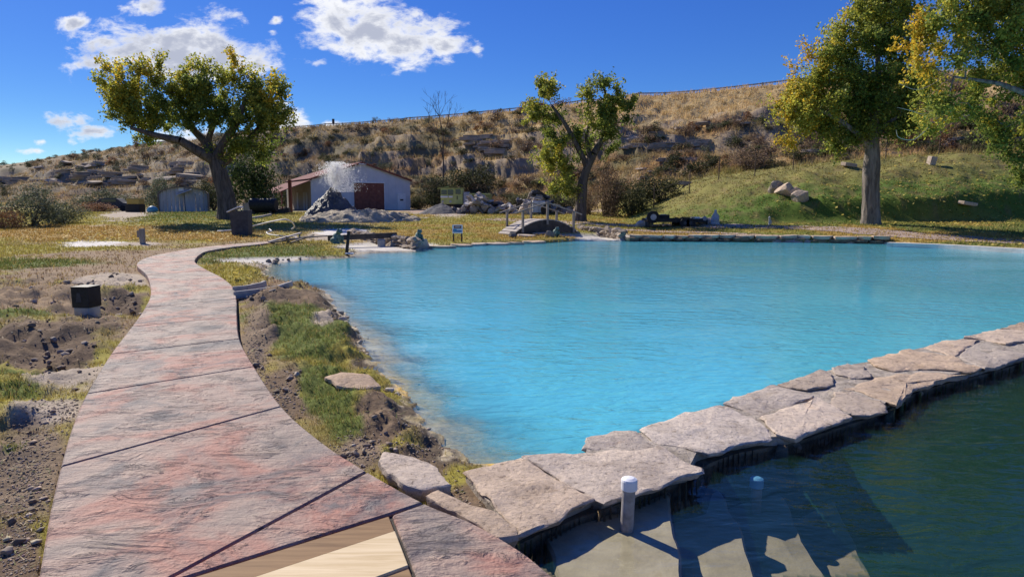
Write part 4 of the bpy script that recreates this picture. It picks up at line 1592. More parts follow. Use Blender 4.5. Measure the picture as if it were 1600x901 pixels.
figure(1118, 330, 38.3, 0.85, 'grey robed garden statue sitting at the foot of the grass mound', 0)
figure(1203, 341, 37.3, 0.52, 'small pale garden statue standing in shade beside the dirt track', 1)
for i, (px, py, Y, w, h, m) in enumerate([(1212, 306, 42, 1.0, 0.8, 'sandstone'), (1228, 310, 41.3, 1.3, 0.9, 'sandstone'), (1252, 319, 40, 1.2, 0.9, 'limestone'), (1240, 313, 41, 0.9, 0.6, 'sandstone')]):
    boulder(px, py, Y, w, h, ['uppermost pale boulder of the cluster on the grass mound', 'largest tan boulder in the middle of the cluster on the mound', 'lowest pale boulder of the cluster on the mound', 'small tan boulder wedged between larger ones on the mound'][i], m, i + 2, 'boulders on the grass mound')


def mound_block(px, py, Y, s, rz, label):
    a = PY(px, py, Y)
    z = gz(a[0], a[1])
    o = MB().box((0, 0, s[2] * 0.35), s, rz, 0.15, 0.1).obj('stone_block', M['limestone'], None, bevel=0.03)
    o.location = (a[0], a[1], z)
    tag(o, label, 'stone', 'slabs on the grass mound')


mound_block(1454, 274, 45, (0.45, 0.4, 0.6), 0.2, 'pale squared stone standing alone on the mound slope')
mound_block(1326, 267, 46.5, (1.0, 0.5, 0.25), 0.3, 'flat pale slab on the mound crest behind the right tree')
mound_block(1512, 323, 38.5, (1.2, 0.4, 0.2), 0.4, 'long pale slab in the shadow on the mound slope')


# ------------------------------------------------------------------ far shore: slabs, channel walls, kerb, tracks
def edging():
    a = P(1180, 379, -0.1)
    root = empty('stone_edging', (a[0], a[1], -0.3), 'row of flat dark stones along the far edge of the blue pool', 'edging')
    line = [P2(x, y, WB) for x, y in [(978, 377), (1100, 377.6), (1250, 379), (1392, 381.3)]]
    L = smooth_line(line, 30)
    cum = np.concatenate([[0], np.cumsum(np.hypot(*np.diff(L, axis=0).T))])
    s = 0.0
    rr = random.Random(8)
    k = 0
    while s < cum[-1] - 0.4:
        w = rr.uniform(0.5, 1.15)
        for lay in range(2):
            so = s + w / 2 + (0.2 if lay else 0)
            x = np.interp(so, cum, L[:, 0])
            y = np.interp(so, cum, L[:, 1])
            th = rr.uniform(0.12, 0.17)
            poly = []
            for j in range(7):
                t = 2 * math.pi * j / 7 + rr.uniform(-.25, .25)
                poly.append((math.cos(t) * w * 0.54, math.sin(t) * rr.uniform(0.26, 0.36)))
            me = stone_mesh(poly, th, th, 100 + k, 0.02, 0.01, 0.03, 0.2)
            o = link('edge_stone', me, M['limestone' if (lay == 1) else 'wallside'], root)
            o.location = (x - a[0], y + 0.22 + lay * rr.uniform(0.0, 0.12) - a[1], 0.13 + lay * 0.14 + rr.uniform(-0.02, 0.03))
            o.rotation_euler = (rr.uniform(-.04, .04), rr.uniform(-.05, .05), math.atan2(L[-1, 1] - L[0, 1], L[-1, 0] - L[0, 0]) + rr.uniform(-.08, .08))
            k += 1
        s += w * 0.96
    # the flat slabs left of the footbridge
    root2 = empty('shore_slabs', (*P2(760, 381, -0.1), -0.3), 'scattered flat slabs along the lawn edge of the pool below the sign', 'edging')
    bx, by, _ = root2.location
    for k, (px, py, w) in enumerate([(690, 384.5, 1.2), (722, 382.5, 1.0), (748, 380.5, 0.8), (775, 380, 1.1), (805, 379, 0.9), (835, 377.5, 1.2), (822, 373, 0.9), (845, 371, 1.0)]):
        x, y = P2(px, py, -0.1)
        poly = [(math.cos(2 * math.pi * j / 7) * w * 0.5 * rr.uniform(.85, 1.1), math.sin(2 * math.pi * j / 7) * 0.34 * rr.uniform(.8, 1.1)) for j in range(7)]
        o = link('slab', stone_mesh(poly, 0.12, 0.12, 200 + k, 0.02, 0.01, 0.03, 0.2), M['limestone'], root2)
        o.location = (x - bx, y - by + 0.1, max(gz(x, y + .1), WB) + 0.3 - 0.03)
        o.rotation_euler = (rr.uniform(-.05, .05), rr.uniform(-.05, .05), rr.uniform(-.2, .2))


edging()


def rubble_wall(name, label, line, h, seed, m='limestone', rows=4, size=0.28):
    w = [P2(x, y, -0.15) for x, y in line]
    root = empty(name, (w[0][0], w[0][1], -0.3), label, 'wall')
    L = smooth_line(w, 12)
    cum = np.concatenate([[0], np.cumsum(np.hypot(*np.diff(L, axis=0).T))])
    rr = random.Random(seed)
    k = 0
    for r in range(rows):
        s = rr.uniform(0, .2)
        while s < cum[-1]:
            sz = size * rr.uniform(0.75, 1.35)
            x = np.interp(s, cum, L[:, 0])
            y = np.interp(s, cum, L[:, 1])
            o = link('stone', rock_mesh(k * 5 + seed, 2), M[m], root)
            o.location = (x - w[0][0] + rr.uniform(-.04, .04), y - w[0][1] + rr.uniform(-.06, .06) + 0.05 * r, 0.10 + h * r / rows + rr.uniform(-.02, .02))
            o.scale = (sz * 1.15, sz, h / rows * 1.45)
            o.rotation_euler = (rr.uniform(-.2, .2), rr.uniform(-.2, .2), rr.uniform(0, 6))
            s += sz * 0.85
            k += 1


rubble_wall('channel_wall', 'rubble stone wall lining the right side of the pale inlet channel', [(548, 372), (566, 378), (600, 383), (640, 388), (648, 390)], 0.55, 21, 'limestone', 4, 0.34)
rubble_wall('channel_wall', 'dry stone wall beside the footbridge running to the pool corner', [(905, 367), (925, 369), (950, 371), (976, 375.5)], 0.62, 33, 'limestone', 4, 0.36)
rubble_wall('stone_row', 'low broken row of stones crossing the lawn behind the sign', [(672, 350), (700, 353), (740, 354.5), (790, 356)], 0.22, 44, 'sandstone', 1, 0.42)
rubble_wall('stone_row', 'short row of pale stones in front of the travertine mound', [(540, 352), (565, 350), (607, 350), (640, 349)], 0.25, 47, 'limestone', 1, 0.45)


def strip(name, line, w, z, mat, label, thick=0.0, kind='structure', cat='road', zfun=True):
    L = smooth_line([P2(x, y, z) for x, y in line], 14)
    t = np.gradient(L, axis=0)
    t /= np.hypot(t[:, 0], t[:, 1])[:, None]
    n = np.stack([-t[:, 1], t[:, 0]], 1)
    K = 7
    V = []
    for i in range(len(L)):
        ww = w * (1 + 0.25 * math.sin(i * 1.7) * 0.3)
        for k in range(K):
            p = L[i] + n[i] * ww * (k / (K - 1) - 0.5)
            V.append((p[0], p[1]))
    V = np.array(V)
    Z = ground_z(V[:, 0], V[:, 1]) + 0.02 if zfun else np.full(len(V), thick)
    f = []
    for i in range(len(L) - 1):
        for k in range(K - 1):
            a = i * K + k
            f.append((a, a + 1, a + K + 1, a + K))
    me = mesh_np(name, np.column_stack([V, Z]), np.array(f)[:, ::-1], None, True)
    o = link(name, me, mat)
    tag(o, label, cat, kind=kind)
    return o


strip('dirt_track', [(760, 344), (880, 347), (1000, 349.5), (1200, 353.5), (1400, 359), (1600, 364), (1750, 368)], 2.3, 0.35, M['road'], 'pale rutted dirt track crossing the lawn behind the pool')
strip('dirt_track', [(905, 356), (1000, 359), (1150, 364), (1300, 370), (1420, 376), (1600, 385), (1750, 391)], 0.9, 0.15, M['road'], 'narrow dirt track between lawn and stone edging of the pool')


def kerb():
    L = smooth_line([P2(x, y, -0.02) for x, y in [(1388, 378.5), (1480, 382), (1600, 388.5), (1740, 396)]], 10)
    b = MB()
    a = L[0]
    for i in range(len(L) - 1):
        b.beam((L[i][0] - a[0], L[i][1] - a[1], 0.15), (L[i + 1][0] - a[0], L[i + 1][1] - a[1], 0.15), 0.45, 0.30)
    o = b.obj('pool_kerb', M['kerb'], None)
    o.location = (a[0], a[1], -0.32)
    tag(o, 'pale concrete kerb at the far right edge of the blue pool', 'kerb')


kerb()

# ------------------------------------------------------------------ footbridge and sign
def footbridge():
    Y0 = 33.6
    a, b = PY(790, 357, Y0), PY(900, 357, Y0)
    x0, x1 = a[0] - 0.2, b[0] + 0.1
    z0 = gz((x0 + x1) / 2, Y0) - 0.03
    root = empty('footbridge', ((x0 + x1) / 2, Y0 + 0.6, z0), 'small arched wooden footbridge with post-and-rail handrails', 'bridge', rz=0.52)
    half = (x1 - x0) / 2 * 1.05
    top = PY(845, 343, Y0)[2] - z0

    def arc(t):
        return top * (1 - (t / half) ** 2)
    wd = 1.5
    n = 20
    for i in range(n):
        xa, xb = -half + 2 * half * i / n, -half + 2 * half * (i + 1) / n
        za, zb = arc(xa), arc(xb)
        ang = math.atan2(zb - za, xb - xa)
        MB().box(((xa + xb) / 2, 0, (za + zb) / 2), ((xb - xa) * 0.94, wd, 0.045), 0, 0, -ang).obj('deck_plank', M['bridgewood'], root)
    for s in (-1, 1):
        vs, fs = [], []
        for i in range(n + 1):
            x = -half + 2 * half * i / n
            for yy in (-0.03, 0.03):
                vs.append((x, s * (wd / 2 - 0.05) + yy, arc(x) - 0.03))
                vs.append((x, s * (wd / 2 - 0.05) + yy, -0.15))
        for i in range(n):
            q = i * 4
            fs += [(q, q + 4, q + 5, q + 1), (q + 2, q + 3, q + 7, q + 6), (q, q + 2, q + 6, q + 4), (q + 1, q + 5, q + 7, q + 3)]
        MB().add(vs, fs).obj('arch_beam', M['dirtwood'], root)
        tops = []
        for xx in (-half * 0.72, -0.02, half * 0.78):
            zz = arc(xx)
            hh = 0.82
            MB().box((xx, s * (wd / 2 + 0.04), zz + hh / 2 - 0.12), (0.10, 0.10, hh + 0.24)).obj('post', M['oldwood'], root)
            tops.append((xx, s * (wd / 2 + 0.04), zz + hh + 0.02))
        e0 = (tops[0][0] - 0.45, tops[0][1], tops[0][2] - 0.14)
        e1 = (tops[2][0] + 0.5, tops[2][1], tops[2][2] - 0.16)
        pts = [e0] + tops + [e1]
        for p, q in zip(pts[:-1], pts[1:]):
            MB().beam(p, q, 0.07, 0.06).obj('handrail', M['oldwood'], root)


footbridge()


def sign():
    Y = P(715, 376, 0.0)[1]
    a = PY(715, 376, Y)
    z0 = gz(a[0], a[1]) - 0.05
    root = empty('notice_sign', (a[0], a[1], z0), 'small white notice board with blue print on two posts at the pool lawn', 'sign')
    wpx = Y / F
    zt, zb = PY(715, 351, Y)[2] - z0, PY(715, 364.5, Y)[2] - z0
    w = 16 * wpx
    for s in (-1, 1):
        MB().box((s * w * 0.40, 0.03, (zt - 0.03) / 2), (0.06, 0.05, zt - 0.03)).obj('post', M['dirtwood'], root)
    bd = MB().box((0, -0.012, (zt + zb) / 2), (w, 0.025, zt - zb)).obj('board', M['white'], root)
    h = zt - zb
    y = -0.028
    MB().box((0.01, y, zt - h * 0.26), (w * 0.74, 0.004, h * 0.30)).obj('header_print', M['maroon'], bd)
    MB().box((0.01, y - 0.003, zt - h * 0.25), (w * 0.5, 0.003, h * 0.09)).obj('header_line', M['lightgrey'], bd)
    MB().box((0.0, y, zt - h * 0.66), (w * 0.80, 0.004, h * 0.40)).obj('blue_panel', M['tealblue'], bd)
    MB().box((0.08, y - 0.003, zt - h * 0.58), (w * 0.5, 0.003, h * 0.10)).obj('text_line', M['white'], bd)
    MB().box((0.08, y - 0.003, zt - h * 0.74), (w * 0.5, 0.003, h * 0.10)).obj('text_line', M['bluepaint'], bd)
    k = MB()
    n = 14
    for i in range(n):
        t0, t1 = 2 * math.pi * i / n, 2 * math.pi * (i + 1) / n
        r = h * 0.17
        k.beam((-w * 0.27 + r * math.cos(t0), y - 0.004, zt - h * 0.66 + r * math.sin(t0)), (-w * 0.27 + r * math.cos(t1), y - 0.004, zt - h * 0.66 + r * math.sin(t1)), 0.02, 0.004)
    k.obj('round_mark', M['bluepaint'], bd)


sign()

# ------------------------------------------------------------------ geyser cone, mound, spray
def lump(name, cx, cy, rx, ry, z0, h, mat, label, cat, seed, prof=lambda q: (1 - q * q) ** 0.8, amp=0.12, nr=26, na=72, freq=1.6):
    vs, fs = [], []
    for i in range(nr + 1):
        q = i / nr
        for k in range(na):
            t = 2 * math.pi * k / na
            wob = 1 + 0.10 * mnoise.noise(Vector((math.cos(t) * 2, math.sin(t) * 2, seed)))
            x, y = math.cos(t) * rx * q * wob, math.sin(t) * ry * q * wob
            z = h * prof(q)
            n = mnoise.fractal(Vector((x * freq, y * freq, seed + z)), 1.0, 2.0, 5)
            z += n * amp * (1 if q < 0.97 else 0.3)
            vs.append((x + mnoise.noise(Vector((x * 2, y * 2, z + 9))) * amp * .5, y, z - (0.1 if i == nr else 0)))
    for i in range(nr):
        for k in range(na):
            fs.append((i * na + k, (i + 1) * na + k, (i + 1) * na + (k + 1) % na, i * na + (k + 1) % na))
    b = MB().add(vs, fs)
    o = b.obj(name, mat, None, smooth=True)
    o.location = (cx, cy, z0)
    tag(o, label, cat)
    return o


a = PY(560, 350, 44.5)
gzb = gz(a[0], a[1]) - 0.05
mound_top = PY(560, 329, 44.5)[2]
lump('travertine_mound', a[0] - 0.1, 45.3, 4.3, 2.6, gzb, mound_top - gzb, M['travertine'], 'broad grey-brown travertine mound below the geyser cone', 'mound', 3, lambda q: (1 - q ** 3.2), 0.22, 40, 150, 1.5)
a = PY(518, 332, 47.0)
zc = mound_top - 0.35
ct = PY(518, 291, 47.0)[2]
lump('geyser_cone', a[0], 47.3, 2.0, 1.9, zc, ct - zc, M['cone'], 'dark wet geyser cone with a knobbly pointed top', 'geyser', 9, lambda q: (1 - q) ** 1.05 if q > 0.05 else (0.93), 0.30, 44, 110, 2.6)


def spray():
    n = 12000
    c = PY(522, 300, 47.2)
    top = PY(528, 252, 47.2)[2]
    H = top - c[2]
    r = np.random.default_rng(4)
    kind = r.random(n)
    u = r.random(n)
    z = np.where(kind < 0.04, u * H * 0.75, H * (0.15 + 0.85 * r.beta(2.2, 1.6, n)))
    wid = np.where(kind < 0.04, 0.06 + 0.16 * u, 0.22 + 0.42 * np.sin(np.clip(z / H, 0, 1) * math.pi * 0.72)) * r.uniform(0.2, 1.15, n)
    x = r.normal(0, 1, n) * wid * 0.95 + z * 0.10 + np.where(kind > 0.8, np.abs(r.normal(0, .6, n)), 0)
    y = r.normal(0, 1, n) * wid
    z = np.where(kind > 0.8, z * r.random(n), z)
    s = 0.006 + 0.016 * r.random(n) ** 2 * np.where(kind < 0.04, 1.1, 1)
    o6 = np.array([(1, 0, 0), (-1, 0, 0), (0, 1, 0), (0, -1, 0), (0, 0, 1.5), (0, 0, -1.5)])
    f8 = np.array([(0, 2, 4), (2, 1, 4), (1, 3, 4), (3, 0, 4), (2, 0, 5), (1, 2, 5), (3, 1, 5), (0, 3, 5)])
    V = (np.stack([x, y, z], 1)[:, None, :] + o6[None] * s[:, None, None]).reshape(-1, 3)
    Fc = (f8[None] + (np.arange(n) * 6)[:, None, None]).reshape(-1, 3)
    me = mesh_np('water_spray', V, Fc, np.full((len(V), 3), 1.0))
    o = link('water_spray', me, M['spray'], None, c)
    tag(o, 'white spray of hot water bursting from the geyser cone', 'spray', kind='stuff')


spray()
a = PY(688, 337, 56)
lump('gravel_heap', a[0], 57.2, 2.0, 1.7, gz(a[0], 57) - 0.03, 0.95, M['gravelpile'], 'dark grey gravel heap between barn and rubble', 'heap', 14, lambda q: (1 - q) ** 1.0, 0.06)

# ------------------------------------------------------------------ buildings
def barn():
    th = math.radians(30)
    O = PY(487, 325, 76.0)
    z0 = gz(O[0], O[1], False) - 0.15
    root = empty('barn', (O[0], O[1], z0), 'grey metal barn with maroon roof trim, brown sliding door and side porch', 'building', rz=th)
    w, d = 11.9, 13.0
    he = 4.15 - z0
    hp = 6.1 - z0
    t = 0.12
    # gable front and back, side walls
    for y in (0, d):
        vs = [(0, y, 0), (w, y, 0), (w, y, he), (w / 2, y, hp), (0, y, he)]
        vs += [(p[0], p[1] + t, p[2]) for p in vs]
        MB().add(vs, [(0, 1, 2, 3, 4), (9, 8, 7, 6, 5), (0, 5, 6, 1), (1, 6, 7, 2), (2, 7, 8, 3), (3, 8, 9, 4), (4, 9, 5, 0)]).obj('gable_wall', M['siding'], root)
    for x in (0.0, w - t):
        MB().box((x + t / 2, d / 2 + t / 2, he / 2), (t, d - t * 1.02, he - 0.01)).obj('side_wall', M['oldwood' if x == 0 else 'siding'], root)
    # standing ribs of the sheet siding on the front
    for i in range(1, 13):
        x = i * w / 13
        hh = he + (hp - he) * (1 - abs(x - w / 2) / (w / 2)) - 0.05
        if 4.9 < x < 8.6:
            MB().box((x, -0.012, (hh + 3.45) / 2), (0.05, 0.02, hh - 3.45)).obj('rib', M['siding'], root)
        else:
            MB().box((x, -0.012, hh / 2), (0.05, 0.02, hh)).obj('rib', M['siding'], root)
    sl = math.hypot(w / 2, hp - he)
    an = math.atan2(hp - he, w / 2)
    for s in (-1, 1):
        cx = w / 2 + s * (w / 4 + 0.06)
        MB().box((cx, d / 2, (he + hp) / 2 + 0.08), (sl + 0.25, d + 0.5, 0.08), 0, 0, s * an).obj('roof', M['roof_red'], root)
        MB().box((cx, -0.28, (he + hp) / 2 + 0.03), (sl + 0.22, 0.03, 0.20), 0, 0, s * an).obj('roof_trim', M['maroon'], root)
    MB().box((w / 2, -0.02, hp - 0.12), (0.9, 0.55, 0.16)).obj('ridge_cap', M['siding'], root)
    # sliding door with white frame
    dx0, dx1, dh = 4.95, 8.55, 3.3
    dr = MB().box(((dx0 + dx1) / 2, -0.05, dh / 2), (dx1 - dx0, 0.08, dh)).obj('sliding_door', M['maroon'], root)
    for i in range(1, 4):
        MB().box((dx0 + (dx1 - dx0) * i / 4, -0.10, dh / 2), (0.05, 0.02, dh)).obj('door_seam', M['maroon'], dr)
    MB().box(((dx0 + dx1) / 2, -0.09, dh + 0.09), (dx1 - dx0 + 0.3, 0.14, 0.14)).obj('door_track', M['white'], root)
    MB().box((dx1 + 0.07, -0.06, dh / 2), (0.10, 0.10, dh)).obj('door_jamb', M['white'], root)
    pd = MB().box((10.75, -0.05, 1.08), (1.05, 0.09, 2.15)).obj('door', M['white'], root)
    MB().box((10.75, -0.10, 1.35), (0.42, 0.02, 0.18)).obj('door_plate', M['black'], pd)
    MB().box((11.15, -0.11, 1.0), (0.05, 0.05, 0.05)).obj('handle', M['zinc'], pd)
    # porch along the left side
    pw = 3.2
    for (xa, za, xb, zb) in ((-pw - 0.2, 2.75 - z0, 0.0, he - 0.1),):
        ln = math.hypot(xb - xa, zb - za)
        MB().box(((xa + xb) / 2, d / 2 - 0.2, (za + zb) / 2), (ln, d + 0.5, 0.08), 0, 0, -math.atan2(zb - za, xb - xa)).obj('porch_roof', M['roof_red'], root)
        MB().box((xa, d / 2 - 0.2, za - 0.04), (0.05, d + 0.5, 0.18)).obj('eave_board', M['maroon'], root)
    for y in (0.1, 4.3, 8.6, 12.8):
        MB().box((-pw, y, (2.75 - z0) / 2), (0.16, 0.16, 2.75 - z0)).obj('porch_post', M['maroon' if y < 1 else 'oldwood'], root)
    for y in (2.2, 3.4, 6.8):
        MB().box((-0.03, y, 1.2), (0.06, 0.7, 2.1)).obj('window_board', M['greywood'], root)
    pl = PY(455, 340, 62)
    p = MB().box((0, 0, 1.9), (0.26, 0.26, 3.8)).obj('iron_column', M['maroon'], None)
    p.location = (pl[0], 62, gz(pl[0], 62) - 0.1)
    p.scale = (1, 1, (PY(455, 281, 62)[2] - p.location.z) / 3.8)
    tag(p, 'tall rust-brown pole standing alone in front of the barn porch', 'pole')


barn()


def quonset():
    Y = 66.0
    c = PY(288, 333, Y)
    z0 = gz(c[0], Y, False) - 0.12
    root = empty('arched_shed', (c[0], Y, z0), 'pale grey shed with rounded brown roof left of the big tree', 'building', rz=0.40)
    hw = 2.15
    H = PY(288, 292, Y)[2] - z0
    d = 3.2
    n = 14
    prof = []
    for i in range(n + 1):
        t = math.pi * i / n
        prof.append((-math.cos(t) * hw, 1.75 + math.sin(t) * (H - 1.8)))
    ol = [(-hw, 0)] + prof + [(hw, 0)]
    # boards of the front, each its own width
    edges = np.linspace(-hw, hw, 13)
    for i in range(12):
        xa, xb = edges[i] + 0.012, edges[i + 1] - 0.012

        def top(x):
            return 1.75 + math.sqrt(max(0, 1 - (x / hw) ** 2)) * (H - 1.8)
        za, zb = top(xa), top(xb)
        zm = 0.0
        yy = 0.02 * (i % 2)
        vs = [(xa, yy, zm), (xb, yy, zm), (xb, yy, zb), (xa, yy, za), (xa, yy + .06, zm), (xb, yy + .06, zm), (xb, yy + .06, zb), (xa, yy + .06, za)]
        MB().add(vs, [(0, 1, 2, 3), (7, 6, 5, 4), (0, 4, 5, 1), (1, 5, 6, 2), (2, 6, 7, 3), (3, 7, 4, 0)]).obj('front_board', M['greywood'], root)
    b = MB()
    vs, fs = [], []
    for i, (x, z) in enumerate([(-hw - 0.02, 0)] + prof + [(hw + 0.02, 0)]):
        k = 1.05 if 0 < i < n + 2 else 1.02
        for (yy, f) in ((-0.25, k), (d, k), (d, 1.0), (-0.25, 1.0)):
            vs.append((x * f, yy, (z - 1.0) * f + 1.0 if z > 0.1 else 0))
    for i in range(len(vs) // 4 - 1):
        q = i * 4
        for (e, g) in ((0, 1), (1, 2), (2, 3), (3, 0)):
            fs.append((q + e, q + g, q + 4 + g, q + 4 + e))
    b.add(vs, fs).obj('arched_roof', M['brownroof'], root)
    dr = MB().box((0.55, -0.05, 0.95), (0.95, 0.08, 1.9)).obj('door', M['greywood'], root)
    MB().box((0.12, -0.1, 0.95), (0.04, 0.03, 1.9)).obj('door_gap', M['black'], dr)
    MB().box((0.1, -0.35, 2.05), (1.5, 0.7, 0.05), 0, 0.1, -0.38).obj('door_hood', M['greywood'], root)
    MB().box((-0.15, -0.03, 2.35), (0.45, 0.05, 0.4)).obj('window', M['white'], root)
    # things standing left of it
    e = PY(238, 331, 62)
    o = blob('blue_tarp_bundle', [(0, 0, .4, .75, .6, .45), (.4, .1, .35, .5, .5, .4), (-.5, 0, .3, .4, .4, .3)], M['tealblue'], None, 0.08)
    o.location = (e[0], 62, gz(e[0], 62) - 0.05)
    o.scale = (0.55, 0.55, 0.75)
    tag(o, 'rounded blue covered bundle on the grass left of the arched shed', 'tarp')
    e = PY(212, 330, 64)
    z = gz(e[0], 64) - 0.05
    r = empty('yellow_crate', (e[0], 64, z), 'dull yellow container with black lower half left of the arched shed', 'container')
    MB().box((0, 0, 0.4), (1.35, 1.1, 0.8)).obj('base', M['black'], r, bevel=0.03)
    MB().box((0.05, 0, 1.08), (1.2, 1.0, 0.55)).obj('top', M['yellow'], r, bevel=0.05)


quonset()


def old_car():
    Y = 70.0
    e = PY(176, 318, Y)
    r = empty('old_car', (e[0], Y, gz(e[0], Y) - 0.02), 'faded grey car parked far off behind the bushes at left', 'car', rz=0.15)
    prof = [(-2.1, .3), (-2.1, .8), (-1.4, .92), (-0.8, 1.35), (0.7, 1.35), (1.25, .92), (2.05, .8), (2.1, .3)]
    b = MB()
    vs = [(x, -.8, z) for x, z in prof] + [(x, .8, z) for x, z in prof]
    n = len(prof)
    fs = [tuple(range(n)), tuple(range(2 * n - 1, n - 1, -1))] + [(i, n + i, n + (i + 1) % n, (i + 1) % n) for i in range(n)]
    b.add(vs, fs).obj('body', M['darkgrey'], r, bevel=0.05)
    MB().box((-0.05, -.80, 1.12), (1.4, .03, .3)).obj('window', M['glass'], r)
    for x in (-1.3, 1.3):
        for y in (-.75, .75):
            MB().tube([(x, y - .1, .32), (x, y + .1, .32)], .32, 14).obj('wheel', M['rubber'], r)


old_car()


# ------------------------------------------------------------------ machine, rubble, trailer
def machine():
    Y = 63.0
    a = PY(706, 330, Y)
    z0 = gz(a[0], Y) - 0.02
    root = empty('road_machine', (a[0], Y, z0), 'pale lime road machine with boxy cab and long low body behind the rubble', 'machine')
    s = Y / F

    def X(px):
        return (px - 706) * s

    def Z(py):
        return PY(706, py, Y)[2] - z0
    cab = MB().box(((X(689) + X(723)) / 2, 1.0, (Z(319) + Z(294)) / 2), (X(723) - X(689), 2.0, Z(294) - Z(319))).obj('cab', M['lime'], root, bevel=0.04)
    MB().box(((X(688) + X(724)) / 2, 1.0, Z(293.3)), (X(724) - X(688), 2.1, 0.07)).obj('cab_roof', M['olive'], root)
    for x0, x1, y0, y1 in ((690, 698.5, 297, 304), (700, 708.5, 296.5, 304.5), (712, 720, 296, 303.5)):
        MB().box(((X(x0) + X(x1)) / 2, -0.03, (Z(y0) + Z(y1)) / 2), (X(x1) - X(x0), 0.06, Z(y0) - Z(y1))).obj('window', M['glass'], cab)
    for x0, x1 in ((689, 700), (701.5, 707.5)):
        MB().box(((X(x0) + X(x1)) / 2, -0.04, Z(307.5)), (X(x1) - X(x0), 0.08, 0.16)).obj('light_bar', M['white'], cab)
    for x in (692, 704):
        MB().tube([(X(x), -0.08, Z(315)), (X(x), 0.02, Z(315))], 0.11, 12).obj('headlight', M['lightgrey'], cab)
    MB().box((X(714.5), -0.03, Z(309)), (0.06, 0.06, 0.35)).obj('door_handle', M['black'], cab)
    MB().box(((X(724) + X(733)) / 2, 0.9, (Z(318) + Z(300)) / 2), (X(733) - X(724), 1.6, Z(300) - Z(318))).obj('engine_panel', M['lightgrey'], root, bevel=0.03)
    bd = MB().box(((X(733) + X(768)) / 2, 1.2, (Z(319) + Z(303)) / 2), (X(768) - X(733), 2.0, Z(303) - Z(319))).obj('body', M['olive'], root, bevel=0.04)
    MB().box(((X(733) + X(766)) / 2, 0.15, Z(303)), (X(766) - X(733), 0.1, 0.12)).obj('body_rim', M['lime'], bd)
    MB().box(((X(686) + X(770)) / 2, 1.1, Z(320.5)), (X(770) - X(686), 1.7, 0.2)).obj('chassis', M['iron'], root)
    for x in (695, 716, 745, 760):
        for y in (0.25, 1.95):
            MB().tube([(X(x), y - .2, .45), (X(x), y + .2, .45)], .45, 18).obj('wheel', M['rubber'], root)
    MB().beam((X(683), 0.6, Z(294.5)), (X(701), 0.6, Z(291)), 0.06, 0.06).obj('roof_bar', M['lime'], root)


machine()


def rubble():
    Y = 57.0
    a = PY(800, 338, Y)
    z0 = gz(a[0], Y) - 0.1
    root = empty('rubble_heap', (a[0], Y, z0), 'long heap of broken concrete slabs and stones behind the footbridge', 'rubble')
    rr = random.Random(12)
    s = Y / F
    slab = MB().box((0, 0, 0), (1, 1, 0.22)).mesh('slabpiece', 0.03)
    slabs = []
    for k in range(4):
        me = slab.copy()
        for v in me.vertices:
            v.co += Vector((rr.uniform(-.14, .14), rr.uniform(-.14, .14), rr.uniform(-.03, .03)))
        slabs.append(me)
    n = 230
    for i in range(n):
        px = rr.uniform(718, 888)
        u = (px - 718) / 170
        env = 1.65 * min(1, u * 7 + 0.15) * min(1, (1 - u) * 4 + .1) * (0.8 + 0.3 * math.sin(u * 11))
        dy = rr.uniform(-1.4, 1.4)
        zz = env * rr.random() ** 0.6 * (1 - abs(dy) / 2.2)
        if rr.random() < 0.5:
            o = link('slab_piece', slabs[i % 4], None, root)
            o.scale = (rr.uniform(.35, 1.3), rr.uniform(.3, .8), rr.uniform(.5, 1.1))
            o.rotation_euler = (rr.uniform(-.6, .6), rr.uniform(-.9, .9), rr.uniform(0, 6))
        else:
            o = link('rubble_stone', rock_mesh(i, 2), None, root)
            sz = rr.uniform(.3, .75)
            o.scale = (sz, sz, sz * 0.8)
            o.rotation_euler = (rr.uniform(0, 6), rr.uniform(0, 6), rr.uniform(0, 6))
        o.location = ((px - 800) * s, dy, 0.12 + zz)
        if not o.data.materials:
            o.data.materials.append(M['rubble'])
        if rr.random() < 0.18 and u < 0.75 and zz < 0.6:
            o.material_slots[0].link = 'OBJECT'
            o.material_slots[0].material = M['rubble_red']
        elif rr.random() < 0.3:
            o.material_slots[0].link = 'OBJECT'
            o.material_slots[0].material = M['darkgrey']
        else:
            o.material_slots[0].link = 'OBJECT'
            o.material_slots[0].material = M['rubble']
    # boulder, tote and tyre around the heap
    b = boulder(820, 336, 54.5, 1.1, 1.35, 'big blue-grey boulder in front of the rubble behind the footbridge', 'darkgrey', 3, 'rocks by the rubble')
    e = PY(841, 328, 56)
    zt = gz(e[0], 55.0) - 0.05
    r = empty('liquid_tote', (e[0], 55.0, zt), 'white plastic tote tank standing among the rubble', 'tank')
    hh = PY(841, 314, 55.0)[2] - zt
    MB().box((0, 0, hh * 0.5 + 0.1), (1.05, 1.0, hh - 0.2)).obj('tank', M['white'], r, bevel=0.05)
    MB().box((0, 0, 0.06), (1.1, 1.05, 0.12)).obj('pallet', M['oldwood'], r)
    for x in (-.5, 0, .5):
        MB().box((x, -.53, hh * .5 + .1), (.03, .03, hh - .25)).obj('cage_bar', M['zinc'], r)
    e = PY(853, 334, 54)
    o = MB().tube([(0, -0.12, .45), (0, 0.12, .45)], .45, 20).obj('scrap_rubber_ring', M['rubber'], None)
    o.location = (e[0], 53.6, gz(e[0], 53.6) - 0.03)
    tag(o, 'round black rubber ring standing beside the white tote tank', 'scrap')


rubble()


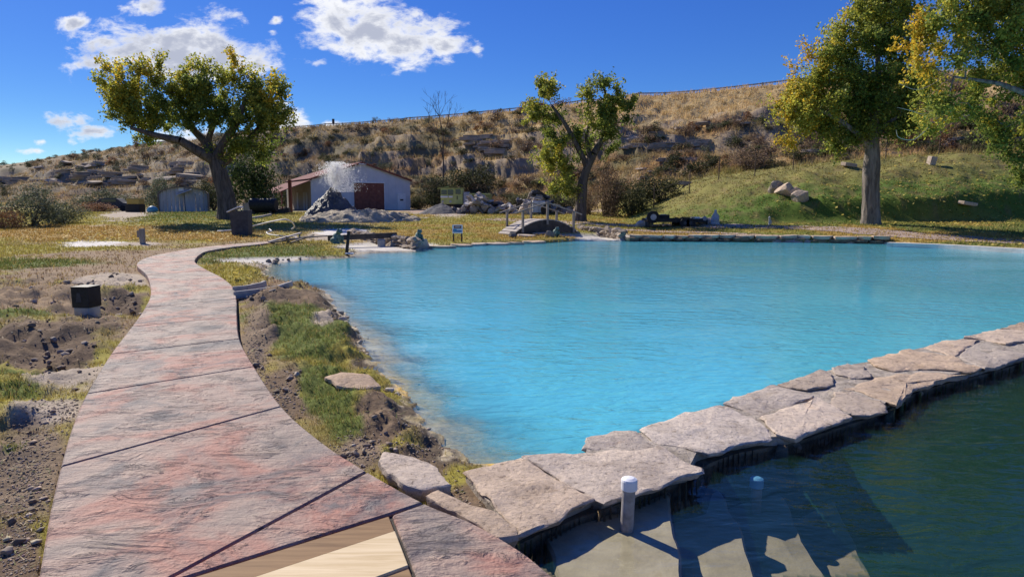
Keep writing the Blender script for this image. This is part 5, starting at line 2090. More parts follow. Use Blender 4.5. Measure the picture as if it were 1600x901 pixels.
def trailer():
    Y = 37.6
    s = Y / F
    a = PY(1060, 342, Y)
    z0 = gz(a[0], Y) - 0.02
    root = empty('flatbed_trailer', (a[0], Y, z0), 'low black flatbed trailer with spare wheel parked at the foot of the mound', 'trailer')

    def X(px):
        return (px - 1060) * s
    dz = 0.42
    MB().box(((X(1012) + X(1098)) / 2, 0.8, dz), (X(1098) - X(1012), 1.6, 0.10)).obj('deck', M['dirtwood'], root)
    for y in (-0.02, 1.62):
        MB().box(((X(1012) + X(1098)) / 2, y, dz - 0.01), (X(1098) - X(1012), 0.06, 0.20)).obj('side_rail', M['black'], root)
    MB().beam((X(1098), 0.8, dz - 0.05), (X(1112), 0.8, dz - 0.12), 0.10, 0.10).obj('tongue', M['black'], root)
    MB().beam((X(1111), 0.8, 0), (X(1111), 0.8, dz), 0.07, 0.07).obj('jack', M['black'], root)
    for x in (1069, 1078):
        for y in (-0.12, 1.72):
            w = MB().tube([(X(x), y - .09, .27), (X(x), y + .09, .27)], .27, 18).obj('wheel', M['rubber'], root)
            MB().tube([(X(x), y - .10, .27), (X(x), y + .10, .27)], .10, 12).obj('rim', M['darkgrey'], w)
    MB().box((X(1073.5), -0.12, 0.58), (0.75, 0.25, 0.04)).obj('mudguard', M['black'], root)
    w = MB().tube([(X(1020), -0.20, dz + 0.18), (X(1020), 0.02, dz + 0.18)], .34, 20).obj('spare_wheel', M['rubber'], root)
    MB().tube([(X(1020), -0.23, dz + 0.18), (X(1020), -0.05, dz + 0.18)], .17, 16).obj('rim', M['lightgrey'], w)
    MB().tube([(X(1040), 0.5, dz + 0.10), (X(1040), 0.5, dz + 0.30)], .34, 20).obj('loose_tyre', M['rubber'], root)
    MB().tube([(X(1040), 0.5, dz + 0.28), (X(1040), 0.5, dz + 0.32)], .19, 16).obj('rim', M['lightgrey'], root)
    MB().box((X(1088), 0.2, dz + 0.10), (0.5, 0.3, 0.16)).obj('white_box', M['white'], root, bevel=0.02)
    MB().box((X(1015), 0.8, 0.22), (0.08, 1.5, 0.4)).obj('tail_frame', M['black'], root)
    for i, (px, py, w_, h_) in enumerate([(1100, 334, .8, .5), (1110, 332, .6, .4), (1012, 327, .8, .7), (1002, 333, .7, .5)]):
        boulder(px, py, 38.8, w_, h_, ['pale stone behind the trailer tongue', 'smaller pale stone right of the trailer tongue', 'pale stone behind the spare wheel of the trailer', 'pale stone left of the trailer'][i], 'limestone', i + 3, 'stones round the trailer')


trailer()


def yard_junk():
    e = PY(412, 330, 56)
    z = gz(e[0], 56) - 0.03
    r = empty('fuel_tank', (e[0], 56, z), 'dark horizontal tank lying behind the bin under the left tree', 'tank')
    MB().tube([(-1.1, 0, .75), (-1.0, 0, .75), (1.0, 0, .75), (1.1, 0, .75)], [.5, .6, .6, .5], 20).obj('tank', M['black'], r, smooth=False)
    for x in (-.7, .7):
        MB().box((x, 0, .12), (.2, .9, .3)).obj('saddle', M['dirtwood'], r)
    MB().tube([(-1.12, -.1, .95), (-1.05, -.1, 1.25), (-.8, -.1, 1.3)], .05, 8).obj('vent_pipe', M['hose'], r)
    e = PY(384, 328, 50)
    z = gz(e[0], 50) - 0.03
    r = empty('split_log', (e[0], 50, z), 'grey upright split log beside the left tree trunk', 'log')
    MB().tube([(0, 0, 0), (0.05, 0, .6), (0.0, 0, 1.05)], [.28, .24, .2], 9).obj('log', M['oldwood'], r)
    for i, (px, py, Y, s, rz, m, lab) in enumerate([(395, 334, 48, (1.6, .5, .12), .5, 'bridgewood', 'pale board lying in the yard right of the dark bin'), (414, 331, 50, (1.2, .15, .15), 1.1, 'bridgewood', 'short timber propped in the yard behind the dark bin'),
                                                   (438, 328, 58, (1.6, .8, .4), .1, 'dirtwood', 'dark flat crate in the yard by the porch'), (345, 334, 50, (1.4, .5, .15), .2, 'lightgrey', 'pale scrap sheet left of the big tree trunk')]):
        e = PY(px, py, Y)
        o = MB().box((0, 0, s[2] / 2), s, rz, 0, -0.15).obj('yard_timber', M[m], None, bevel=0.01)
        o.location = (e[0], Y, gz(e[0], Y))
        tag(o, lab, 'timber', 'scrap timber in the yard')


yard_junk()


# ------------------------------------------------------------------ fence and guardrail
def fence():
    px = [1022, 1077, 1122, 1178, 1237, 1304, 1380, 1462, 1553, 1640]
    pts = []
    for x in px:
        Y = 49.6
        a = PY(x, 300, Y)
        pts.append((a[0], Y, gz(a[0], Y)))
    o = pts[0]
    root = empty('wire_fence', o, 'thin wire fence on dark posts along the top of the grass mound', 'fence')
    tops = []
    for p in pts:
        q = (p[0] - o[0], p[1] - o[1], p[2] - o[2])
        MB().tube([(q[0], q[1], q[2] - 0.1), (q[0] + 0.03, q[1], q[2] + 1.75)], 0.035, 6).obj('post', M['iron'], root)
        tops.append(q)
    for h in (0.7, 1.15, 1.6):
        MB().tube([(q[0], q[1], q[2] + h) for q in tops], 0.010, 4).obj('wire', M['iron'], root)


fence()


def guardrail():
    xs = np.arange(-46, 75, 3.8)
    ye = np.interp(xs, HX, HE)
    pts = []
    for x, y in zip(xs, ye):
        yy = np.linspace(y - 10, y + 10, 41)
        zz = ground_z(np.full(41, x), yy)
        el = (zz - EYE) / yy
        k = int(np.argmax(el))
        pts.append((x, yy[k] + 0.8, zz[k]))
    pts = np.array(pts)
    z = pts[:, 2].copy()
    for _ in range(3):
        z[1:-1] = (z[:-2] + z[1:-1] + z[2:]) / 3
    pts[:, 2] = z
    o = pts[0]
    root = empty('guardrail', tuple(o), 'weathered road guardrail on posts along the rim of the hill', 'guardrail')
    for p in pts:
        q = p - o
        MB().box((q[0], q[1], q[2] + 0.10), (0.22, 0.22, 1.0)).obj('post', M['oldwood'], root)
    for a, b in zip(pts[:-1] - o, pts[1:] - o):
        MB().beam((a[0], a[1] - .14, a[2] + 0.46), (b[0], b[1] - .14, b[2] + 0.46), 0.06, 0.17).obj('rail', M['zinc'], root)
    a = PY(521, 196, 138)
    s = MB().box((0, 0, 0.4), (0.15, 0.12, 0.9)).obj('marker_post', M['dirtwood'], None)
    s.location = (a[0], 138, gz(a[0], 138) - 0.1)
    MB().box((0, -.02, 1.1), (0.5, 0.06, 0.9)).obj('plate', M['darkgrey'], s)
    tag(s, 'small dark road sign standing up on the hill rim', 'sign')


guardrail()


def far_ridge():
    pts = [(60, 252), (110, 250), (135, 242), (155, 236), (200, 227), (250, 220), (290, 221), (330, 228), (370, 240), (420, 250)]
    vs, fs = [], []
    n = 90
    xs = np.linspace(60, 420, n)
    ys = np.interp(xs, [p[0] for p in pts], [p[1] for p in pts])
    rr = random.Random(2)
    for i in range(n):
        jag = rr.uniform(-1.6, 1.6)
        a = PY(xs[i], ys[i] + jag, 420)
        vs += [(a[0], 420, a[2]), (a[0], 400, a[2] * 0.75), (a[0], 370, 8.0), (a[0] * 1.1, 520, 5)]
    for i in range(n - 1):
        q = i * 4
        fs += [(q, q + 1, q + 5, q + 4), (q + 1, q + 2, q + 6, q + 5), (q + 3, q, q + 4, q + 7)]
    o = MB().add(vs, fs).obj('far_ridge', M['farwood'], None)
    tag(o, 'dark wooded ridge far behind the hill at left', 'hill', kind='structure')


far_ridge()


# ------------------------------------------------------------------ leaves and trees
def leaf_cloud(pts, size, cols, r, flat=0.0, aspect=0.75):
    """one diamond per leaf; returns verts, faces, colours"""
    n = len(pts)
    a = r.normal(size=(n, 3))
    a[:, 2] -= 0.35
    a /= np.linalg.norm(a, axis=1)[:, None]
    b = r.normal(size=(n, 3))
    if flat:
        b[:, 2] *= (1 - flat)
    b -= a * (a * b).sum(1)[:, None]
    b /= np.linalg.norm(b, axis=1)[:, None]
    s = size * r.uniform(0.7, 1.3, n)
    A = a * s[:, None] * 0.5
    B = b * s[:, None] * 0.5 * aspect
    nn = np.cross(a, b) * (s * 0.12)[:, None]
    V = np.stack([pts - A, pts + B * 0.9 + nn - A * 0.15, pts + A, pts - B * 0.9 + nn - A * 0.15], 1).reshape(-1, 3)
    Fc = np.arange(n * 4).reshape(-1, 4)
    return V, Fc, np.repeat(cols, 4, 0)


G_DARK = np.array((0.095, 0.145, 0.032))
G_MID = np.array((0.215, 0.275, 0.060))
G_YEL = np.array((0.47, 0.46, 0.075))
G_GOLD = np.array((0.66, 0.42, 0.035))


def grow(name, label, Y, trunk, limbs, blobs, nleaf, leaf, seed, bark='bark', ydepth=0.8, sig=0.42, dens=1.0, rootz=None, extra_tw=None, gap=-0.17):
    r = np.random.default_rng(seed)
    s = Y / F
    t0 = PY(trunk[0][0], trunk[0][1], Y)
    zg = gz(t0[0], Y) - 0.15 if rootz is None else rootz
    base = np.array((t0[0], Y, zg))
    root = empty(name, tuple(base), label, 'tree')
    pos, par, rmin = [], [], []

    def chain(pts, rad, start):
        prev = start
        pts = np.array(pts)
        k = max(2, int(np.linalg.norm(np.diff(pts, axis=0), axis=1).sum() / 0.45))
        cum = np.concatenate([[0], np.cumsum(np.linalg.norm(np.diff(pts, axis=0), axis=1))])
        for q in np.linspace(0, cum[-1], k + 1)[(0 if start < 0 else 1):]:
            p = np.array([np.interp(q, cum, pts[:, j]) for j in range(3)])
            pos.append(p)
            par.append(prev)
            rmin.append(float(np.interp(q, cum, rad)))
            prev = len(pos) - 1
        return prev
    tp = [PY(x, y, Y) for x, y, w in trunk]
    tp[0] = (tp[0][0], Y, zg)
    chain(tp, [w * s / 2 for x, y, w in trunk], -1)
    ntr = len(pos)
    for lb in limbs:
        pts = [np.array(PY(x, y, Y + dy)) for x, y, dy, w in lb]
        P_ = np.array(pos)
        i = int(np.argmin(np.linalg.norm(P_ - pts[0], axis=1)))
        chain([pos[i]] + pts[1:] if len(pts) > 1 else [pos[i]] + pts, [w * s / 2 for _, _, _, w in lb], i)
    # foliage clusters
    cl, cy, cout = [], [], []
    for (bx, by, br, yel) in blobs:
        c = np.array(PY(bx, by, Y))
        rw = br * s
        k = max(3, int(dens * 6.2 * (rw / 0.9) ** 2))
        for _ in range(k):
            v = r.normal(size=3)
            v /= np.linalg.norm(v)
            q = r.random() ** 0.45
            o = v * q * rw * 0.92
            o[1] = o[1] * ydepth + r.normal() * 0.5
            w_ = c + o
            if mnoise.noise(Vector(w_ * 0.62) + Vector((seed * 7, 0, 0))) < gap and r.random() < 0.88:
                continue
            cl.append(w_)
            cout.append(v)
            cy.append(yel * 0.85 + (0.14 if v[2] > 0.3 else -0.1) + r.normal() * 0.10)
    cl = np.array(cl)
    cy = np.array(cy)
    cout = np.array(cout)
    P_ = np.array(pos)
    d0 = np.array([np.min(np.linalg.norm(P_ - c, axis=1)) for c in cl])
    for i in np.argsort(d0):
        P_ = np.array(pos)
        dv = cl[i] - P_
        dist = np.linalg.norm(dv, axis=1) + np.maximum(0, P_[:, 2] - cl[i][2]) * 0.8
        dist[:max(1, ntr // 3)] += 2.5
        j = int(np.argmin(dist))
        L_ = np.linalg.norm(cl[i] - pos[j])
        m = max(1, int(L_ / 0.5))
        prev = j
        side = r.normal(size=3) * 0.10 * L_
        for q in range(1, m + 1):
            t = q / m
            p = pos[j] + (cl[i] - pos[j]) * t + side * math.sin(math.pi * t) + np.array((0, 0, 0.10 * L_ * math.sin(math.pi * t)))
            pos.append(p)
            par.append(prev)
            rmin.append(0.012)
            prev = len(pos) - 1
    n = len(pos)
    w = np.zeros(n)
    kids = np.bincount([p for p in par if p >= 0], minlength=n)
    w[kids == 0] = 0.012 ** 2.3
    for i in range(n - 1, 0, -1):
        w[par[i]] += w[i]
    rad = np.maximum(w ** (1 / 2.3), np.array(rmin))
    b = MB()
    # trunk as one tube with a flared foot, limbs and twigs as tapered pieces
    tr = [tuple(np.array(pos[i]) - base) for i in range(ntr)]
    rt = [max(rmin[i], 0.05) * (1 + 0.14 * math.exp(-i * 0.9)) for i in range(ntr)]
    trp = np.array(tr)
    cum = np.concatenate([[0], np.cumsum(np.linalg.norm(np.diff(trp, axis=0), axis=1))])
    qs = np.arange(0, cum[-1], 0.13)
    ns = 40
    tv, tf = [], []
    for qi, q in enumerate(qs):
        c0 = np.array([np.interp(q, cum, trp[:, j]) for j in range(3)])
        r0 = np.interp(q, cum, rt)
        for k in range(ns):
            a_ = 2 * math.pi * k / ns
            ca_, sa_ = math.cos(a_), math.sin(a_)
            f = 1 + 0.10 * mnoise.noise(Vector((ca_ * 1.3, sa_ * 1.3, c0[2] * 0.5 + seed))) + 0.11 * mnoise.noise(Vector((ca_ * 6.5, sa_ * 6.5, c0[2] * 0.9 + seed))) + 0.05 * mnoise.noise(Vector((ca_ * 14, sa_ * 14, c0[2] * 2.2)))
            tv.append((c0[0] + ca_ * r0 * f, c0[1] + sa_ * r0 * f, c0[2]))
        if qi:
            for k in range(ns):
                tf.append(((qi - 1) * ns + k, (qi - 1) * ns + (k + 1) % ns, qi * ns + (k + 1) % ns, qi * ns + k))
    b.add(tv, tf)
    nb = 0
    for i in range(ntr, n):
        p = par[i]
        ra = min(rad[p], rad[i] * 1.5)
        sides = 8 if rad[i] > 0.06 else (5 if rad[i] > 0.025 else 3)
        b.tube([np.array(pos[p]) - base, np.array(pos[i]) - base], [ra, rad[i]], sides, caps=False)
    b.obj('trunk', M[bark], root, smooth=True)
    if extra_tw:
        for pts in extra_tw:
            L_ = smooth_line([PY(x, y, Y + dy) for x, y, dy in pts], 6)
            kk = len(L_)
            MB().tube([tuple(p - base) for p in L_], list(np.linspace(0.022, 0.008, kk)), 5).obj('bare_twig', M['twig'], root)
    # leaves
    per = max(4, int(nleaf / len(cl)))
    wt = r.uniform(0.15, 1.9, len(cl))
    idx = np.sort(r.choice(len(cl), per * len(cl), p=wt / wt.sum()))
    nsp = 5
    sp_d = cout[:, None, :] * 0.55 + np.array((-0.05, 0, 0.55)) + r.normal(size=(len(cl), nsp, 3)) * 0.62
    sp_d /= np.linalg.norm(sp_d, axis=2)[..., None]
    which = r.integers(0, nsp, len(idx))
    along = (r.random(len(idx)) * 1.3 - 0.4) * sig * 3.4
    pts = cl[idx] + sp_d[idx, which] * along[:, None] + r.normal(size=(len(idx), 3)) * sig * 0.34 - base
    yv = cy[idx] + r.normal(size=len(idx)) * 0.16
    f1 = np.clip(yv / 0.45, 0, 1)[:, None]
    f2 = np.clip((yv - 0.45) / 0.35, 0, 1)[:, None]
    base_c = G_DARK + (G_MID - G_DARK) * r.random((len(idx), 1))
    col = base_c * (1 - f1) + G_YEL * f1
    col = col * (1 - f2) + G_GOLD * f2
    col *= r.uniform(0.75, 1.25, (len(idx), 1))
    V, Fc, cc = leaf_cloud(pts, leaf, col, r)
    link('crown', mesh_np('crown', V, Fc, cc), M['leaf'], root)
    return root


grow('cottonwood_tree', 'wide spreading cottonwood with yellowing crown at the left behind the path', 47.0,
     [(356, 331, 30), (352, 305, 25), (345, 275, 23), (336, 250, 20)],
     [[(336, 250, 0, 20), (312, 238, -.5, 16), (282, 220, -1, 13), (245, 212, -1, 9), (205, 200, -1, 5)], [(334, 248, 0, 18), (322, 222, .5, 14), (302, 203, 1, 10), (285, 175, 1, 6), (270, 150, 1, 4)],
      [(340, 250, 0, 18), (350, 222, 0, 13), (372, 190, -.5, 9), (385, 150, -.5, 5)], [(345, 262, 0, 16), (375, 232, 1, 12), (405, 200, 1, 8), (425, 165, 1, 4)], [(330, 222, .4, 10), (335, 190, .5, 8), (338, 150, .5, 4)]],
     [(190, 138, 34, .55), (178, 158, 22, .5), (205, 168, 30, .3), (235, 130, 34, .5), (270, 128, 30, .42), (285, 150, 36, .2), (330, 135, 36, .22), (375, 135, 36, .3), (415, 145, 32, .4), (430, 172, 24, .35),
      (400, 185, 34, .12), (355, 175, 38, .0), (300, 180, 30, .0), (245, 178, 32, .1), (215, 195, 22, .15), (375, 215, 26, .0), (235, 210, 16, .1), (340, 240, 10, .5), (398, 232, 22, .05), (320, 110, 14, .4), (262, 108, 12, .4), (372, 108, 12, .45), (225, 108, 10, .5)],
     50000, 0.18, 1, 'bark_dark', 0.85, 0.33, 1.3)
grow('cottonwood_tree', 'two-pronged green cottonwood with dark leaning trunk behind the footbridge', 44.0,
     [(906, 335, 20), (908, 315, 16), (910, 285, 15), (917, 262, 13), (928, 240, 11)],
     [[(915, 265, 0, 10), (900, 225, -.3, 8), (884, 195, -.5, 6), (862, 165, -.5, 4)], [(928, 240, 0, 12), (948, 205, .3, 8), (950, 165, .5, 5), (942, 130, .5, 3)], [(922, 250, 0, 9), (915, 215, .5, 6), (925, 180, .5, 4)]],
     [(858, 138, 14, .25), (852, 158, 17, .25), (838, 180, 14, .25), (866, 180, 18, .15), (866, 205, 18, .2), (850, 240, 15, .35), (872, 245, 20, .3), (872, 275, 22, .3), (862, 295, 12, .3), (890, 295, 12, .3), (942, 130, 13, .25), (928, 152, 18, .2), (952, 155, 18, .2),
      (932, 180, 24, .12), (965, 180, 20, .15), (905, 205, 18, .1), (940, 208, 24, .1), (905, 232, 20, .1), (915, 180, 14, .1), (975, 165, 10, .2), (955, 225, 12, .1), (890, 262, 16, .2), (880, 222, 16, .2)],
     22000, 0.155, 2, 'bark_dark', 0.95, 0.29, 1.25)
grow('cottonwood_tree', 'tall straight-trunked golden cottonwood on the lawn at the right', 36.0,
     [(1361, 346, 28), (1361, 330, 25), (1360, 290, 23), (1361, 265, 24), (1363, 230, 19), (1367, 190, 13), (1373, 130, 9), (1371, 70, 6), (1377, 10, 4)],
     [[(1363, 235, 0, 11), (1335, 205, -.4, 8), (1300, 180, -.6, 6), (1260, 165, -.6, 3)], [(1366, 190, 0, 10), (1335, 140, .4, 7), (1318, 80, .5, 4), (1325, 25, .5, 2)], [(1367, 170, 0, 10), (1395, 120, .4, 7), (1420, 60, .5, 4)], [(1364, 220, 0, 8), (1390, 190, -.5, 6), (1415, 175, -.5, 3)]],
     [(1328, 18, 14, .5), (1325, 45, 20, .4), (1312, 75, 24, .38), (1285, 105, 22, .5), (1290, 130, 26, .3), (1330, 105, 28, .15), (1250, 148, 16, .6), (1232, 165, 15, .7), (1262, 175, 24, .45), (1300, 165, 32, .2), (1345, 150, 30, .05), (1375, 25, 32, .35), (1400, 10, 30, .4),
      (1365, 70, 28, .12), (1400, 65, 30, .2), (1415, 110, 26, .15), (1380, 120, 28, .0), (1385, 165, 30, .0), (1345, 190, 26, .0), (1300, 198, 24, .25), (1262, 205, 14, .5), (1246, 222, 6, .8), (1240, 118, 10, .6), (1272, 88, 9, .55), (1410, 190, 24, .05), (1335, 218, 16, .1), (1375, 210, 18, .0), (1420, 150, 24, .1), (1430, 40, 24, .3), (1310, 222, 10, .3), (1355, -20, 30, .4), (1410, -25, 30, .4), (1362, 150, 26, .05), (1352, 100, 28, .15), (1362, 45, 28, .25), (1352, 206, 22, .1), (1382, 192, 24, .05), (1275, 140, 22, .4), (1245, 180, 18, .5)],
     78000, 0.14, 3, 'bark', 1.0, 0.31, 1.8, gap=-0.30)
grow('cottonwood_tree', 'near cottonwood whose drooping yellow-green branches hang in from the right edge', 27.0,
     [(1790, 375, 60), (1785, 300, 46), (1770, 220, 40), (1755, 120, 32), (1745, 20, 22)],
     [[(1780, 260, 0, 22), (1720, 200, -.5, 16), (1640, 160, -1, 10), (1560, 130, -1, 6), (1490, 120, -1, 3)], [(1775, 220, 0, 22), (1700, 130, .3, 16), (1620, 70, .5, 10), (1530, 40, .5, 6), (1470, 40, .5, 3)], [(1778, 270, 0, 16), (1720, 250, .5, 10), (1640, 225, .8, 7), (1590, 230, 1, 4)],
      [(1760, 150, 0, 18), (1700, 50, .5, 12), (1640, -10, .5, 8)]],
     [(1465, 22, 28, .35), (1510, 25, 36, .3), (1565, 20, 40, .3), (1615, 30, 42, .3), (1450, 62, 24, .75), (1428, 98, 17, .95), (1442, 112, 14, .9), (1485, 85, 30, .45), (1535, 80, 36, .25), (1590, 90, 40, .25), (1478, 120, 20, .35), (1530, 130, 28, .2), (1585, 145, 34, .2), (1470, 160, 15, .4),
      (1455, 165, 12, .45), (1462, 196, 12, .8), (1500, 172, 18, .3), (1555, 182, 24, .2), (1600, 205, 32, .15), (1585, 245, 20, .15), (1602, 275, 16, .15), (1650, 80, 55, .2), (1670, 180, 50, .15), (1720, 100, 60, .15), (1720, 10, 60, .25), (1520, -25, 40, .3), (1600, -25, 50, .3), (1560, 215, 10, .2), (1780, 60, 60, .2), (1800, 150, 55, .1)],
     90000, 0.12, 4, 'bark', 0.9, 0.28, 1.7, gap=-0.30,
     extra_tw=[[(1485, 108, 0), (1460, 130, 0), (1432, 140, -.2), (1405, 131, -.3)], [(1470, 165, 0), (1445, 178, 0), (1420, 172, -.2), (1402, 168, -.2)], [(1450, 200, 0), (1428, 218, 0), (1405, 215, 0), (1400, 203, -.1)],
               [(1600, 95, 0), (1570, 112, 0), (1545, 118, -.2)], [(1575, 95, .3), (1560, 85, .3), (1545, 83, .3)]])


# ------------------------------------------------------------------ shrubs
def shrub_proto(seed, n, leaf, cols, lobes, shape=1.0, twigs=0):
    r = np.random.default_rng(seed)
    cs = []
    for _ in range(lobes):
        a = r.uniform(0, 2 * math.pi)
        q = r.random() ** 0.5 * 0.36
        z = r.uniform(0.15, 0.72) * (1 - q * 0.9)
        cs.append((math.cos(a) * q, math.sin(a) * q, z, r.uniform(0.13, 0.24)))
    cs = np.array(cs)
    idx = r.integers(0, lobes, n)
    v = r.normal(size=(n, 3))
    v /= np.linalg.norm(v, axis=1)[:, None]
    rr = r.random(n) ** 0.4
    pts = cs[idx, :3] + v * (cs[idx, 3] * rr)[:, None] * np.array((1, 1, 1.1))
    pts[:, 2] = np.abs(pts[:, 2]) * 1.0
    c0 = np.array(cols)
    col = c0[r.integers(0, len(c0), n)] * r.uniform(0.7, 1.3, (n, 1))
    V, Fc, cc = leaf_cloud(pts, leaf, col, r, aspect=0.6)
    if twigs:
        tv, tf = [], []
        for k in range(twigs):
            a = r.uniform(0, 2 * math.pi)
            top = cs[r.integers(0, lobes), :3] * np.array((1.05, 1.05, 1.15))
            b0 = np.array((math.cos(a) * 0.05, math.sin(a) * 0.05, 0))
            w = np.array((-math.sin(a), math.cos(a), 0)) * 0.012
            i0 = len(V) + len(tv)
            tv += [b0 - w, b0 + w, top + w * 0.3, top - w * 0.3]
            tf.append((i0, i0 + 1, i0 + 2, i0 + 3))
        V = np.vstack([V, np.array(tv)])
        Fc = np.vstack([Fc, np.array(tf)])
        cc = np.vstack([cc, np.tile((0.12, 0.095, 0.075), (len(tv), 1))])
    return mesh_np('shrub', V, Fc, cc)


SAGE = [(0.14, 0.145, 0.085), (0.19, 0.185, 0.12), (0.10, 0.105, 0.06)]
BROWN = [(0.20, 0.135, 0.085), (0.26, 0.18, 0.115), (0.13, 0.09, 0.06)]
OLIVE = [(0.065, 0.075, 0.03), (0.10, 0.105, 0.042), (0.05, 0.055, 0.026)]
RUST = [(0.26, 0.125, 0.055), (0.32, 0.17, 0.08), (0.18, 0.09, 0.045)]
GOLD = [(0.38, 0.28, 0.13), (0.44, 0.34, 0.17), (0.29, 0.20, 0.09)]
GREYB = [(0.15, 0.17, 0.10), (0.20, 0.22, 0.14), (0.10, 0.12, 0.065)]
PROTO = {'sage': [shrub_proto(50 + k, 620, 0.075, SAGE, 11, twigs=8) for k in range(3)], 'brown': [shrub_proto(60 + k, 560, 0.075, BROWN, 10, twigs=14) for k in range(3)],
         'olive': [shrub_proto(70 + k, 760, 0.07, OLIVE, 12, twigs=8) for k in range(3)], 'rust': [shrub_proto(80 + k, 560, 0.075, RUST, 10, twigs=12) for k in range(2)],
         'gold': [shrub_proto(90 + k, 560, 0.075, GOLD, 10, twigs=14) for k in range(2)]}
BIG = {'grey': shrub_proto(101, 4200, 0.036, GREYB, 26, twigs=20), 'olive': shrub_proto(102, 4200, 0.038, OLIVE, 26, twigs=16), 'brown': shrub_proto(103, 3600, 0.036, BROWN, 24, twigs=40), 'rust': shrub_proto(104, 3600, 0.034, RUST, 24, twigs=40), 'green': shrub_proto(105, 4200, 0.04, [(0.06, 0.10, 0.03), (0.10, 0.14, 0.045), (0.05, 0.07, 0.02)], 28, twigs=12)}
SH_LAB = {'sage': 'grey-green sagebrush', 'brown': 'leafless brown bush', 'olive': 'dark olive bush', 'rust': 'rust-coloured bush', 'gold': 'pale golden bush'}


def shrubs():
    rr = random.Random(77)
    got = {k: 0 for k in PROTO}
    tries = 0
    cand = []
    while len(cand) < 1150 and tries < 20000:
        tries += 1
        px = rr.uniform(-60, 1660)
        t = rr.uniform(0.02, 0.99) ** 0.9
        # walk along a direction to the hillside
        u = (px - 800) / F
        Ys = np.linspace(45, 330, 140)
        tt = hill_t(u * Ys, Ys)
        k = int(np.argmax(tt > t))
        if tt[k] <= t or Ys[k] > 320:
            continue
        cand.append((u * Ys[k], Ys[k], t))
    X = np.array([c[0] for c in cand])
    Yy = np.array([c[1] for c in cand])
    Z = ground_z(X, Yy)
    n1 = fbm(X * 0.06 + 9, Yy * 0.06, 3)
    put = []
    for i, (x, y, t) in enumerate(cand):
        rightgold = x > 5 and t > 0.56
        if rightgold and rr.random() < 0.92:
            continue
        v = n1[i] + rr.uniform(-.12, .12)
        if t < 0.16 and rr.random() < 0.6:
            k = 'olive'
        elif v < 0.42:
            k = 'sage'
        elif v < 0.5:
            k = rr.choice(['brown', 'gold', 'sage'])
        elif v < 0.56:
            k = rr.choice(['brown', 'rust', 'olive'])
        else:
            k = rr.choice(['olive', 'brown', 'gold'])
        w = rr.uniform(1.3, 3.4) * (1.0 if y < 150 else 1.5) * (0.7 if k in ('gold', 'sage') else 1.0)
        put.append((w / y, x, y, Z[i] - 0.12, w, w * rr.uniform(0.38, 0.85), rr.uniform(0, 6.28), k, i))
    put.sort(reverse=True)
    VV, FF, CCs, off = [], [], [], 0
    data = {}
    for n, (_, x, y, z, w, h, a, k, i) in enumerate(put):
        me = PROTO[k][i % len(PROTO[k])]
        if n < 285:
            o = bpy.data.objects.new(NM[k], me)
            C.objects.link(o)
            if not me.materials:
                me.materials.append(M['shrubleaf'])
            o.location = (x, y, z)
            o.scale = (w, w, h)
            o.rotation_euler = (0, 0, a)
            px = 800 + F * x / y
            zone = ['far left cliff slope', 'slope behind the left cottonwood', 'slope behind the barn', 'slope behind the rubble heap', 'slope behind the middle cottonwood', 'slope above the trailer', 'slope behind the right cottonwood', 'slope behind the right edge branches'][int(np.searchsorted([310, 480, 660, 810, 1000, 1200, 1400], px))]
            t = float(hill_t(np.array([x]), np.array([y]))[0])
            high = 'low on' if t < 0.3 else ('halfway up' if t < 0.65 else 'near the rim of')
            tag(o, ('big ' if w > 2.7 else 'small ' if w < 1.9 else 'middling ') + SH_LAB[k] + ' ' + high + ' the ' + zone, 'shrub', k + ' shrubs on the hillside')
            continue
        if me.name not in data:
            nv = len(me.vertices)
            co = np.empty(nv * 3, np.float32)
            me.vertices.foreach_get('co', co)
            cl = np.empty(nv * 4, np.float32)
            me.color_attributes['Col'].data.foreach_get('color', cl)
            data[me.name] = (co.reshape(-1, 3), cl.reshape(-1, 4)[:, :3])
        co, cl = data[me.name]
        nv = len(co)
        ca, sa = math.cos(a), math.sin(a)
        VV.append(np.stack([(co[:, 0] * ca - co[:, 1] * sa) * w + x, (co[:, 0] * sa + co[:, 1] * ca) * w + y, co[:, 2] * h + z], 1))
        FF.append(np.arange(nv).reshape(-1, 4) + off)
        CCs.append(cl * rr.uniform(.8, 1.2))
        off += nv
    me = mesh_np('hillside_scrub', np.vstack(VV), np.vstack(FF), np.vstack(CCs))
    tag(link('hillside_scrub', me, M['shrubleaf']), 'mass of smaller dry scrub covering the hillside', 'scrub', kind='stuff')


NM = {'sage': 'sagebrush', 'brown': 'leafless_bush', 'olive': 'olive_bush', 'rust': 'rust_bush', 'gold': 'golden_bush'}
shrubs()


def bush(px, py, Y, wpx, hpx, kind, label, name='bush'):
    a = PY(px, py, Y)
    o = bpy.data.objects.new(name, BIG[kind])
    C.objects.link(o)
    if not o.data.materials:
        o.data.materials.append(M['shrubleaf'])
    s = Y / F
    o.location = (a[0], Y, gz(a[0], Y) - 0.1)
    o.scale = (wpx * s / 0.95, wpx * s / 0.95, hpx * s / 0.85)
    o.rotation_euler = (0, 0, px * 0.37)
    tag(o, label, 'bush', 'bushes round the spring')


